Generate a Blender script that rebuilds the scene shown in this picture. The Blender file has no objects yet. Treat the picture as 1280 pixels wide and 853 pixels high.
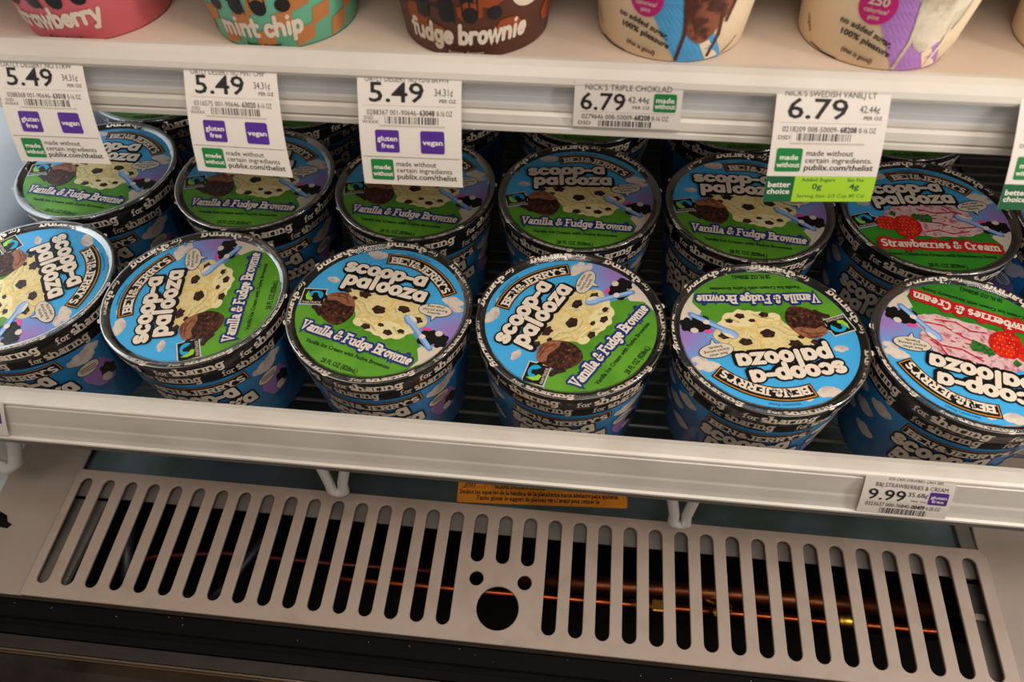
import bpy, bmesh, math, random
from mathutils import Vector, Matrix
random.seed(7)
SC = bpy.context.scene
COL = SC.collection
PI = math.pi
rad = math.radians

# ------------------------------------------------------------------ camera, world, lights, exposure
cd = bpy.data.cameras.new('camera')
cam = bpy.data.objects.new('camera', cd)
COL.objects.link(cam)
F_PX, CAM_H = 888.14, 0.35374
PITCH, ROLL, YAW = 0.895941, -0.0262668, -0.1251906
cy, sy, cp, sp, cr, sr = math.cos(YAW), math.sin(YAW), math.cos(PITCH), math.sin(PITCH), math.cos(ROLL), math.sin(ROLL)
fwd = Vector((sy*cp, cy*cp, -sp)); rgt = Vector((cy, -sy, 0)); upv = rgt.cross(fwd)
r2 = cr*rgt + sr*upv; u2 = -sr*rgt + cr*upv
m = Matrix((r2, u2, -fwd)).transposed().to_4x4(); m.translation = Vector((0, 0, CAM_H))
cam.matrix_world = m
cd.sensor_width = 36.0; cd.sensor_fit = 'HORIZONTAL'; cd.lens = F_PX/1280*36
cd.clip_start = 0.01; cd.clip_end = 20
cd.dof.use_dof = True; cd.dof.focus_distance = 0.50; cd.dof.aperture_fstop = 8.0
SC.camera = cam
w = bpy.data.worlds.new('store'); SC.world = w; w.use_nodes = True
bg = w.node_tree.nodes['Background']
bg.inputs['Color'].default_value = (1.0, 0.86, 0.72, 1); bg.inputs['Strength'].default_value = 0.30

def area(name, loc, target, sx, sy_, power, color, spread=180):
    l = bpy.data.lights.new(name, 'AREA'); l.shape = 'RECTANGLE'; l.size = sx; l.size_y = sy_
    l.energy = power; l.color = color; l.spread = rad(spread)
    o = bpy.data.objects.new(name, l); COL.objects.link(o); o.location = loc
    o.rotation_euler = (Vector(target)-Vector(loc)).to_track_quat('-Z', 'Y').to_euler()
    return o
area('ceiling_light', (0.35, -0.45, 2.0), (0, 0.25, 0), 1.6, 0.6, 22, (1.0, 0.89, 0.78))
area('case_light', (-0.05, 0.21, 0.74), (0, 0.30, 0), 1.2, 0.06, 2.4, (1.0, 0.91, 0.81))
area('left_wall_fill', (-0.31, -0.05, 0.20), (-0.487, 0.42, 0.07), 0.03, 0.12, 0.30, (0.92, 0.97, 1.0), 36)  # added narrow strip, aimed only to brighten the left wall
area('right_fill', (0.55, 0.12, 0.24), (-0.45, 0.42, -0.02), 0.04, 0.4, 1.8, (1.0, 0.93, 0.85))  # added strip to lift left wall and back lids; rim highlights suggest this side

SC.view_settings.view_transform = 'Standard'; SC.view_settings.look = 'None'
SC.view_settings.gamma = 1.0; SC.view_settings.exposure = -0.08
SC.view_settings.use_curve_mapping = False

# ------------------------------------------------------------------ materials
def lin(c):
    return tuple((x/12.92 if x <= 0.04045 else ((x+0.055)/1.055)**2.4) for x in [v/255 for v in c])
MATS = {}
def mat(name, c, rough=0.5, metal=0.0, spec=0.5, coat=0.0, noise=None, bump=None, trans=0.0):
    """noise=(scale, other colour, low, high[, detail]) ; bump=(scale, strength, distance)"""
    if name in MATS: return MATS[name]
    M = bpy.data.materials.new(name); M.use_nodes = True
    nt = M.node_tree; b = nt.nodes['Principled BSDF']
    b.inputs['Base Color'].default_value = (*lin(c), 1)
    b.inputs['Roughness'].default_value = rough; b.inputs['Metallic'].default_value = metal
    b.inputs['Specular IOR Level'].default_value = spec
    b.inputs['Coat Weight'].default_value = coat; b.inputs['Coat Roughness'].default_value = 0.12
    if trans: b.inputs['Transmission Weight'].default_value = trans
    tc = nt.nodes.new('ShaderNodeTexCoord')
    if noise:
        n = nt.nodes.new('ShaderNodeTexNoise'); n.inputs['Scale'].default_value = noise[0]
        n.inputs['Detail'].default_value = noise[4] if len(noise) > 4 else 4
        nt.links.new(tc.outputs['Object'], n.inputs['Vector'])
        r = nt.nodes.new('ShaderNodeValToRGB')
        r.color_ramp.elements[0].position = noise[2]; r.color_ramp.elements[1].position = noise[3]
        r.color_ramp.elements[0].color = (*lin(c), 1); r.color_ramp.elements[1].color = (*lin(noise[1]), 1)
        nt.links.new(n.outputs['Fac'], r.inputs['Fac']); nt.links.new(r.outputs['Color'], b.inputs['Base Color'])
    if bump:
        n = nt.nodes.new('ShaderNodeTexNoise'); n.inputs['Scale'].default_value = bump[0]; n.inputs['Detail'].default_value = 3
        nt.links.new(tc.outputs['Object'], n.inputs['Vector'])
        bp = nt.nodes.new('ShaderNodeBump'); bp.inputs['Strength'].default_value = bump[1]; bp.inputs['Distance'].default_value = bump[2]
        nt.links.new(n.outputs['Fac'], bp.inputs['Height']); nt.links.new(bp.outputs['Normal'], b.inputs['Normal'])
    MATS[name] = M; return M

def sky_print(name, blue, purple, cx, cyy, r0, r1):
    M = bpy.data.materials.new(name); M.use_nodes = True; nt = M.node_tree; b = nt.nodes['Principled BSDF']
    b.inputs['Roughness'].default_value = 0.35; b.inputs['Coat Weight'].default_value = 0.5; b.inputs['Coat Roughness'].default_value = 0.12
    tc = nt.nodes.new('ShaderNodeTexCoord'); vm = nt.nodes.new('ShaderNodeVectorMath'); vm.operation = 'DISTANCE'
    vm.inputs[1].default_value = (cx, cyy, -0.0015)
    nt.links.new(tc.outputs['Object'], vm.inputs[0])
    r = nt.nodes.new('ShaderNodeMapRange'); r.inputs['From Min'].default_value = r0; r.inputs['From Max'].default_value = r1
    nt.links.new(vm.outputs['Value'], r.inputs['Value'])
    mx = nt.nodes.new('ShaderNodeMix'); mx.data_type = 'RGBA'
    mx.inputs[6].default_value = (*lin(purple), 1); mx.inputs[7].default_value = (*lin(blue), 1)
    nt.links.new(r.outputs['Result'], mx.inputs[0]); nt.links.new(mx.outputs[2], b.inputs['Base Color'])
    MATS[name] = M; return M

K = dict(rough=0.38, coat=0.35)
mat('ink_white', (226, 212, 194), **K)
mat('ink_dim_white', (200, 186, 168), **K)
mat('ink_cream', (214, 201, 182), **K)
mat('ink_black', (12, 11, 12), **K)
mat('ink_gold', (196, 128, 38), **K)
mat('ink_cloud', (216, 204, 190), rough=0.38, coat=0.35, noise=(160, (190, 172, 170), 0.45, 0.65))
mat('ink_green', (96, 158, 44), rough=0.35, coat=0.5, noise=(28, (70, 134, 34), 0.4, 0.65))
mat('ink_deep_green', (56, 140, 36), rough=0.35, coat=0.5, noise=(28, (38, 116, 32), 0.4, 0.65))
mat('ink_hill', (40, 122, 22), **K)
mat('ink_navy', (24, 44, 118), **K)
mat('ink_red', (190, 22, 30), **K)
mat('ink_dark_text', (18, 48, 20), **K)
mat('ink_small_blue', (28, 70, 120), **K)
mat('ink_body_blue', (40, 132, 192), rough=0.35, coat=0.3, noise=(30, (28, 106, 170), 0.4, 0.6))
mat('ink_deep_blue', (22, 78, 124), **K)
mat('ink_purple', (150, 112, 176), **K)
mat('ink_pink', (214, 78, 150), **K)
mat('ink_spoon', (150, 184, 226), **K)
mat('ink_spoon_dark', (106, 144, 200), **K)
mat('ink_logo_blue', (30, 160, 205), **K)
mat('ink_logo_green', (150, 200, 50), **K)
mat('print_vanilla', (224, 206, 150), rough=0.4, coat=0.35, noise=(260, (204, 180, 114), 0.40, 0.75, 8), bump=(400, 0.25, 0.0004))
mat('print_vanilla_shade', (190, 170, 108), rough=0.4, coat=0.35, noise=(400, (212, 196, 134), 0.4, 0.65, 6))
mat('print_swirl', (236, 194, 84), rough=0.4, coat=0.35, noise=(600, (214, 186, 110), 0.4, 0.6))
mat('print_vanilla_light', (232, 218, 170), rough=0.4, coat=0.35, noise=(500, (222, 208, 150), 0.4, 0.7, 6))
mat('print_chip', (40, 24, 20), rough=0.4, coat=0.35, noise=(500, (72, 44, 34), 0.45, 0.65))
mat('print_brownie', (92, 48, 30), rough=0.4, coat=0.35, noise=(380, (32, 16, 14), 0.4, 0.58, 8), bump=(500, 0.6, 0.0006))
mat('print_brownie_top', (156, 100, 70), rough=0.4, coat=0.35, noise=(300, (108, 62, 42), 0.4, 0.65, 6))
mat('print_berry_cream', (216, 178, 182), rough=0.4, coat=0.35, noise=(260, (176, 92, 106), 0.5, 0.68, 9), bump=(500, 0.6, 0.0006))
mat('print_berry_swirl', (170, 30, 56), rough=0.4, coat=0.35, noise=(400, (200, 80, 96), 0.45, 0.6))
mat('print_strawberry', (226, 44, 24), rough=0.35, coat=0.5, noise=(300, (180, 20, 16), 0.4, 0.6))
mat('print_seed', (240, 150, 60), **K)
mat('print_leaf', (50, 120, 40), rough=0.4, coat=0.3, noise=(500, (30, 80, 28), 0.4, 0.6))
sky_print('ink_sky', (66, 168, 226), (150, 122, 190), 0.056, -0.004, 0.008, 0.030)
mat('carton_black', (16, 15, 16), rough=0.32, coat=0.4)
mat('lid_plastic', (26, 25, 26), rough=0.2, coat=0.8, bump=(260, 0.35, 0.0008))
mat('shelf_enamel', (205, 198, 188), rough=0.42, noise=(14, (192, 184, 174), 0.4, 0.7), bump=(60, 0.04, 0.001))
mat('deck_enamel', (205, 186, 170), rough=0.5, noise=(9, (194, 174, 158), 0.4, 0.7))
mat('rail_plastic', (208, 202, 193), rough=0.33, noise=(25, (198, 191, 181), 0.45, 0.7))
mat('rail_grey_strip', (196, 196, 198), rough=0.3)  # grey-blue upper strip of the price channel
mat('grille_enamel', (158, 140, 127), rough=0.45, noise=(40, (146, 128, 115), 0.5, 0.75, 8), bump=(90, 0.05, 0.001))
mat('side_enamel', (146, 132, 120), rough=0.45, noise=(12, (134, 120, 108), 0.4, 0.7))
mat('wall_enamel', (224, 231, 236), rough=0.4, noise=(10, (216, 224, 230), 0.4, 0.7))
mat('galvanised', (112, 126, 134), rough=0.4, metal=0.8, noise=(22, (92, 108, 98), 0.4, 0.62, 8), bump=(160, 0.12, 0.001))  # blue-green mottle paints in the tubs' blurred reflections
mat('grey_metal', (112, 106, 100), rough=0.45, metal=0.2, noise=(40, (96, 91, 86), 0.4, 0.7))
mat('pit_black', (13, 11, 11), rough=0.7, spec=0.2)
mat('gasket', (7, 6, 6), rough=0.7, spec=0.12, bump=(300, 0.1, 0.001))
mat('bronze_trim', (44, 34, 27), rough=0.4, metal=0.3, noise=(30, (32, 25, 20), 0.4, 0.7))
mat('bumper_gloss', (20, 16, 14), rough=0.25, spec=0.3, noise=(16, (52, 40, 30), 0.45, 0.75, 6))
mat('chrome_line', (110, 94, 76), rough=0.3, metal=0.8)
mat('copper', (160, 78, 40), rough=0.36, metal=1.0)
mat('dull_copper', (120, 66, 40), rough=0.4, metal=0.9, noise=(60, (70, 40, 26), 0.4, 0.7))
mat('brass', (214, 160, 70), rough=0.3, metal=1.0)
mat('red_wire', (84, 18, 14), rough=0.4)
mat('dark_hose', (34, 36, 46), rough=0.4)
mat('rack_wire', (74, 72, 70), rough=0.4)  # white wire, the shade under the tubs put into its dark colour
mat('loop_wire', (188, 184, 180), rough=0.4)
mat('tag_paper', (222, 214, 206), rough=0.55)
mat('tag_back', (205, 198, 190), rough=0.6)
mat('tag_ink', (26, 22, 24), rough=0.6)
mat('tag_grey_ink', (70, 64, 66), rough=0.6)
mat('tag_purple', (78, 34, 140), rough=0.5)
mat('tag_green', (10, 120, 54), rough=0.5)
mat('tag_dark_green', (10, 88, 50), rough=0.5)
mat('tag_lime', (158, 202, 40), rough=0.5)
mat('tag_white', (236, 230, 222), rough=0.5)
mat('tag_tab', (196, 184, 172), rough=0.5)
mat('sticker_orange', (226, 138, 20), rough=0.5, noise=(30, (206, 120, 18), 0.4, 0.7))
mat('pint_pink', (224, 110, 122), rough=0.5, noise=(30, (214, 98, 112), 0.4, 0.7))
mat('pint_mint', (108, 188, 156), rough=0.5)
mat('pint_tan', (190, 122, 66), rough=0.5)
mat('pint_brown', (92, 48, 28), rough=0.5, noise=(40, (84, 42, 24), 0.4, 0.7))
mat('pint_rust', (150, 66, 24), rough=0.5)
mat('pint_cream', (236, 212, 176), rough=0.5, noise=(24, (240, 222, 192), 0.4, 0.7))
mat('pint_blue', (76, 160, 214), rough=0.5)
mat('pint_lilac', (176, 124, 200), rough=0.5)
mat('pint_magenta', (196, 20, 120), rough=0.5)
mat('pint_fudge', (140, 78, 52), rough=0.5, noise=(120, (70, 32, 24), 0.45, 0.6, 8), bump=(200, 0.6, 0.001))
mat('pint_fudge_dark', (84, 40, 28), rough=0.4)
mat('pint_whip', (226, 214, 192), rough=0.5, noise=(90, (188, 176, 150), 0.45, 0.65, 8), bump=(160, 0.5, 0.001))
mat('pint_black', (24, 20, 24), rough=0.5)

def film():
    M = bpy.data.materials.new('clear_film'); M.use_nodes = True; nt = M.node_tree; nt.nodes.clear()
    o = nt.nodes.new('ShaderNodeOutputMaterial'); mx = nt.nodes.new('ShaderNodeMixShader'); fr = nt.nodes.new('ShaderNodeFresnel'); fr.inputs['IOR'].default_value = 1.45
    tr = nt.nodes.new('ShaderNodeBsdfTransparent'); gl = nt.nodes.new('ShaderNodeBsdfGlossy'); gl.inputs['Roughness'].default_value = 0.10
    nt.links.new(fr.outputs[0], mx.inputs[0]); nt.links.new(tr.outputs[0], mx.inputs[1]); nt.links.new(gl.outputs[0], mx.inputs[2]); nt.links.new(mx.outputs[0], o.inputs['Surface'])
    MATS['clear_film'] = M
film()

# ------------------------------------------------------------------ object helpers
def tag(o, label=None, cat=None, group=None, kind=None):
    if label: o['label'] = label
    if cat: o['category'] = cat
    if group: o['group'] = group
    if kind: o['kind'] = kind
    return o
def empty(name, loc=(0, 0, 0), rz=0.0):
    o = bpy.data.objects.new(name, None); o.empty_display_size = 0.02
    COL.objects.link(o); o.location = loc; o.rotation_euler = (0, 0, rz); return o
def mesh_obj(name, verts, faces, mats, parent=None, midx=None, smooth=False):
    me = bpy.data.meshes.new(name); me.from_pydata(verts, [], faces)
    for mm in (mats if isinstance(mats, list) else [mats]):
        me.materials.append(MATS[mm])
    if midx: me.polygons.foreach_set('material_index', midx)
    if smooth: me.polygons.foreach_set('use_smooth', [True]*len(me.polygons))
    me.update()
    o = bpy.data.objects.new(name, me); COL.objects.link(o)
    if parent: o.parent = parent
    return o
def lathe(name, prof, mats, parent=None, n=96, midx=None, loc=None):
    """prof: list of (r, z); midx per profile segment"""
    V, Fc, mi = [], [], []
    for (r, z) in prof:
        for k in range(n):
            a = 2*PI*k/n; V.append((r*math.cos(a), r*math.sin(a), z))
    for i in range(len(prof)-1):
        for k in range(n):
            a, b = i*n+k, i*n+(k+1) % n
            Fc.append((a, b, b+n, a+n)); mi.append(midx[i] if midx else 0)
    o = mesh_obj(name, V, Fc, mats, parent, mi, True)
    if loc: o.location = loc
    return o
def extrude_x(name, prof, x0, x1, mats, parent=None, midx=None, closed=True, segs=1, smooth=False):
    """prof: (y, z) outline"""
    n = len(prof); V, Fc, mi = [], [], []
    for s in range(segs+1):
        x = x0+(x1-x0)*s/segs
        V += [(x, y, z) for (y, z) in prof]
    for s in range(segs):
        for i in range(n if closed else n-1):
            j = (i+1) % n
            Fc.append((s*n+i, s*n+j, (s+1)*n+j, (s+1)*n+i)); mi.append(midx[i] if midx else 0)
    if closed:
        Fc.append(tuple(range(n))[::-1]); mi.append(0); Fc.append(tuple(range(segs*n, segs*n+n))); mi.append(0)
    o = mesh_obj(name, V, Fc, mats, parent, mi, smooth)
    return o
def box(name, a, b, m_, parent=None, bev=0.0):
    bm = bmesh.new(); bmesh.ops.create_cube(bm, size=1)
    for v in bm.verts:
        v.co = Vector([(a[i]+b[i])/2+v.co[i]*(b[i]-a[i]) for i in range(3)])
    if bev: bmesh.ops.bevel(bm, geom=bm.edges[:], offset=bev, segments=2, affect='EDGES', profile=0.5)
    me = bpy.data.meshes.new(name); bm.to_mesh(me); bm.free(); me.materials.append(MATS[m_])
    o = bpy.data.objects.new(name, me); COL.objects.link(o)
    if parent: o.parent = parent
    return o
def tube(name, pts, r, m_, parent=None, n=10, closed=False):
    P = [Vector(p) for p in pts]; V, Fc = [], []
    N = len(P); up0 = Vector((0.0, 0.0, 1.0))
    for i, p in enumerate(P):
        t = (P[min(i+1, N-1)]-P[max(i-1, 0)]).normalized()
        a = t.cross(up0)
        if a.length < 1e-3: a = t.cross(Vector((0, 1, 0)))
        a.normalize(); b = t.cross(a)
        rr = r[i] if isinstance(r, (list, tuple)) else r
        for k in range(n):
            an = 2*PI*k/n; V.append(tuple(p+a*rr*math.cos(an)+b*rr*math.sin(an)))
    for i in range(N-1):
        for k in range(n):
            a, b = i*n+k, i*n+(k+1) % n; Fc.append((a, b, b+n, a+n))
    Fc.append(tuple(range(n))[::-1]); Fc.append(tuple(range((N-1)*n, N*n)))
    return mesh_obj(name, V, Fc, m_, parent, None, True)
def rounded(pts, r, k=5):
    out = []; n = len(pts)
    for i in range(n):
        p0, p1, p2 = Vector(pts[i-1]), Vector(pts[i]), Vector(pts[(i+1) % n])
        a = p1+(p0-p1).normalized()*min(r, (p0-p1).length/2); b = p1+(p2-p1).normalized()*min(r, (p2-p1).length/2)
        for j in range(k+1):
            t = j/k; out.append(tuple(a*(1-t)**2+p1*2*t*(1-t)+b*t*t))
    return out

# ------------------------------------------------------------------ flat print: a small drawing kit
def arc(cx, cyy, rx, ry, a0, a1, n=10):
    return [(cx+rx*math.cos(rad(a0+(a1-a0)*i/n)), cyy+ry*math.sin(rad(a0+(a1-a0)*i/n))) for i in range(n+1)]
O = lambda cx=.3: arc(cx, .35, .2, .25, 0, 360, 14)
def G(adv, main, ser=()):   # serif strokes are (x, y, half width)
    return adv, main, ser
GL = {
 'a': G(.64, [O(), [(.5, .6), (.5, .1)]], [(.57, .05, .1)]),
 'a2': G(.62, [arc(.28, .43, .17, .17, 150, 0, 7)+[(.45, .1)], arc(.26, .225, .16, .125, 0, 360, 12)], [(.54, .05, .09)]),
 'b': G(.6, [O(), [(.1, .95), (.1, .1)]], [(.05, .93, .12)]),
 'c': G(.55, [arc(.3, .35, .2, .25, 45, 315)]),
 'd': G(.64, [O(), [(.5, .95), (.5, .1)]], [(.57, .05, .1), (.44, .93, .12)]),
 'e': G(.58, [arc(.3, .35, .2, .25, 0, 315, 12)+[], [(.1, .36), (.5, .36)]]),
 'f': G(.44, [[(.2, .1), (.2, .7)]+arc(.38, .74, .18, .18, 170, 50, 6), [(.04, .6), (.4, .6)]], [(.2, .05, .17)]),
 'g': G(.62, [O(), [(.5, .6), (.5, .0)]+arc(.3, .0, .2, .2, 0, -150, 8)], [(.56, .62, .1)]),
 'h': G(.64, [[(.1, .95), (.1, .1)], arc(.3, .38, .2, .22, 180, 0, 8)+[(.5, .1)]], [(.1, .05, .15), (.5, .05, .13), (.05, .93, .12)]),
 'i': G(.32, [[(.15, .6), (.15, .1)], [(.15, .88), (.15, .89)]], [(.15, .05, .16), (.09, .6, .12)]),
 'j': G(.32, [[(.15, .6), (.15, -.1), (.02, -.18)], [(.15, .88), (.15, .89)]]),
 'l': G(.32, [[(.15, .95), (.15, .1)]], [(.15, .05, .16), (.09, .93, .12)]),
 'm': G(.94, [[(.1, .6), (.1, .1)], arc(.27, .4, .17, .2, 180, 0, 7)+[(.44, .1)], arc(.61, .4, .17, .2, 180, 0, 7)+[(.78, .1)]], [(.1, .05, .14), (.44, .05, .1), (.8, .05, .13), (.04, .6, .1)]),
 'n': G(.64, [[(.1, .6), (.1, .1)], arc(.3, .38, .2, .22, 180, 0, 8)+[(.5, .1)]], [(.1, .05, .15), (.5, .05, .13), (.04, .6, .1)]),
 'o': G(.6, [O()]),
 'p': G(.6, [O(), [(.1, .6), (.1, -.2)]], [(.1, -.2, .16), (.04, .6, .1)]),
 'q': G(.62, [O(), [(.5, .6), (.5, -.2)]], [(.5, -.2, .14)]),
 'r': G(.48, [[(.1, .6), (.1, .1)], arc(.3, .38, .2, .22, 180, 55, 6)], [(.12, .05, .17), (.04, .6, .1)]),
 's': G(.52, [arc(.27, .48, .15, .13, 40, 250, 8)+arc(.27, .22, .17, .13, 75, -150, 8)]),
 't': G(.44, [[(.18, .86), (.18, .25)]+arc(.31, .25, .13, .15, 180, 300, 6), [(.03, .6), (.4, .6)]]),
 'u': G(.64, [[(.1, .6), (.1, .3)]+arc(.3, .3, .2, .2, 180, 360, 8)+[(.5, .6)], [(.5, .4), (.5, .1)]], [(.57, .05, .1), (.05, .6, .1), (.45, .6, .1)]),
 'v': G(.56, [[(.06, .6), (.27, .1), (.48, .6)]], [(.07, .6, .14), (.48, .6, .12)]),
 'w': G(.8, [[(.06, .6), (.22, .1), (.38, .58), (.54, .1), (.7, .6)]], [(.07, .6, .14), (.7, .6, .12)]),
 'y': G(.56, [[(.06, .6), (.28, .12)], [(.5, .6), (.22, -.16), (.08, -.16)]], [(.07, .6, .14), (.5, .6, .12)]),
 'z': G(.54, [[(.08, .6), (.45, .6), (.08, .1), (.46, .1)]]),
 '-': G(.4, [[(.06, .35), (.3, .35)]]),
 ' ': G(.3, []),
 '.': G(.25, [[(.1, .1), (.1, .11)]]), ',': G(.25, [[(.12, .1), (.06, -.06)]]),
 "'": G(.22, [[(.1, .9), (.07, .74)]]),
 '!': G(.3, [[(.12, .9), (.12, .4)], [(.12, .1), (.12, .11)]]),
 '&': G(.78, [[(.68, .12), (.22, .62)]+arc(.33, .76, .15, .14, 200, -60, 9)+[(.15, .42)]+arc(.28, .27, .2, .17, 130, 300, 7)+[(.6, .42)]], [(.62, .44, .12)]),
 'B': G(.72, [[(.14, .1), (.14, .9)], [(.14, .9), (.4, .9)]+arc(.42, .71, .18, .18, 80, -90, 6)+[(.14, .52)], [(.42, .52)]+arc(.44, .31, .2, .21, 80, -90, 6)+[(.14, .1)]], [(.08, .05, .1), (.08, .95, .1)]),
 'E': G(.68, [[(.14, .1), (.14, .9)], [(.14, .9), (.58, .9), (.58, .78)], [(.14, .5), (.44, .5)], [(.14, .1), (.6, .1), (.6, .24)]], [(.08, .05, .1), (.08, .95, .1)]),
 'N': G(.82, [[(.14, .1), (.14, .9), (.62, .1), (.62, .9)]], [(.14, .05, .15), (.1, .95, .13), (.62, .95, .15)]),
 'J': G(.58, [[(.4, .9), (.4, .3)]+arc(.24, .28, .16, .18, 0, -170, 7)], [(.4, .95, .18)]),
 'R': G(.76, [[(.14, .1), (.14, .9)], [(.14, .9), (.4, .9)]+arc(.42, .7, .18, .2, 80, -90, 6)+[(.14, .48)], [(.36, .48), (.6, .12)]], [(.14, .05, .15), (.08, .95, .1), (.64, .05, .11)]),
 'Y': G(.72, [[(.1, .9), (.35, .48), (.6, .9)], [(.35, .5), (.35, .1)]], [(.35, .05, .16), (.1, .95, .13), (.6, .95, .13)]),
 'S': G(.64, [arc(.31, .7, .2, .2, 35, 260, 9)+arc(.31, .3, .22, .2, 80, -150, 9)], [(.5, .84, .04)]),
 'V': G(.74, [[(.1, .9), (.36, .1), (.62, .9)]], [(.1, .95, .15), (.62, .95, .14)]),
 'F': G(.66, [[(.14, .1), (.14, .9)], [(.14, .9), (.58, .9), (.58, .78)], [(.14, .5), (.44, .5)]], [(.14, .05, .17), (.08, .95, .1)]),
 'C': G(.7, [arc(.37, .5, .25, .4, 50, 310, 12)], [(.54, .82, .05)]),
 'L': G(.64, [[(.14, .9), (.14, .1), (.56, .1), (.56, .24)]], [(.14, .95, .16)]),
 'D': G(.76, [[(.14, .1), (.14, .9), (.3, .9)]+arc(.32, .5, .28, .4, 85, -85, 9)+[(.14, .1)]], [(.08, .05, .1), (.08, .95, .1)]),
 'I': G(.36, [[(.18, .9), (.18, .1)]], [(.18, .05, .16), (.18, .95, .16)]),
 'T': G(.7, [[(.06, .78), (.06, .9), (.62, .9), (.62, .78)], [(.34, .9), (.34, .1)]], [(.34, .05, .16)]),
 'A': G(.74, [[(.1, .1), (.36, .9), (.62, .1)], [(.2, .36), (.52, .36)]], [(.1, .05, .13), (.62, .05, .13)]),
 'O': G(.78, [arc(.37, .5, .27, .4, 0, 360, 16)]),
 'K': G(.76, [[(.14, .9), (.14, .1)], [(.58, .9), (.16, .46)], [(.28, .56), (.6, .1)]], [(.14, .05, .15), (.14, .95, .15), (.6, .05, .12)]),
 'M': G(.96, [[(.14, .1), (.14, .9), (.44, .3), (.74, .9), (.74, .1)]], [(.14, .05, .14), (.74, .05, .14)]),
}
ID = lambda x, y: (x, y)
def at(x0, y0, s=1.0, ang=0.0, xs=1.0, shear=0.0):
    c, s_ = math.cos(rad(ang)), math.sin(rad(ang))
    def f(x, y):
        x, y = (x*xs+y*shear)*s, y*s
        return x0+c*x-s_*y, y0+s_*x+c*y
    return f
def along(path, s, xs=1.0, x0=0.0, shear=0.0):
    """text laid along a polyline path"""
    cum = [0.0]
    for a, b in zip(path, path[1:]): cum.append(cum[-1]+math.hypot(b[0]-a[0], b[1]-a[1]))
    def f(x, y):
        d = x0+(x*xs+y*shear)*s; i = 0
        while i < len(cum)-2 and cum[i+1] < d: i += 1
        a, b = path[i], path[i+1]; L = cum[i+1]-cum[i]; t = (d-cum[i])/L
        # smooth normal between segments
        def nrm(k):
            k = max(0, min(len(path)-2, k)); p, q = path[k], path[k+1]; l = math.hypot(q[0]-p[0], q[1]-p[1])
            return (-(q[1]-p[1])/l, (q[0]-p[0])/l)
        n0 = nrm(i); n1 = nrm(i+1) if t > .5 else nrm(i-1); kk = abs(t-.5) if 0 <= t <= 1 else 0
        nx, ny = n0[0]*(1-kk)+n1[0]*kk, n0[1]*(1-kk)+n1[1]*kk
        l = math.hypot(nx, ny); nx /= l; ny /= l
        return a[0]+(b[0]-a[0])*t+nx*y*s, a[1]+(b[1]-a[1])*t+ny*y*s
    return f
def bez(p0, p1, p2, n=16):
    return [((1-t)**2*p0[0]+2*t*(1-t)*p1[0]+t*t*p2[0], (1-t)**2*p0[1]+2*t*(1-t)*p1[1]+t*t*p2[1]) for t in [i/n for i in range(n+1)]]
def width(txt): return sum(GL[c][0] for c in txt)

_font_cache = {}
def sans_mesh(txt, bold):
    key = (txt, bold)
    if key in _font_cache: return _font_cache[key]
    c = bpy.data.curves.new('t', 'FONT'); c.body = txt; c.size = 1.0; c.resolution_u = 2; c.fill_mode = 'FRONT'
    c.offset = bold
    o = bpy.data.objects.new('t', c); COL.objects.link(o)
    dg = bpy.context.evaluated_depsgraph_get(); ev = o.evaluated_get(dg); me = ev.to_mesh()
    V = [(v.co.x, v.co.y) for v in me.vertices]; Fc = [tuple(p.vertices) for p in me.polygons]
    ev.to_mesh_clear(); bpy.data.objects.remove(o); bpy.data.curves.remove(c)
    xs_ = [v[0] for v in V] or [0, 1]
    _font_cache[key] = (V, Fc, min(xs_), max(xs_)); return _font_cache[key]

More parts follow.
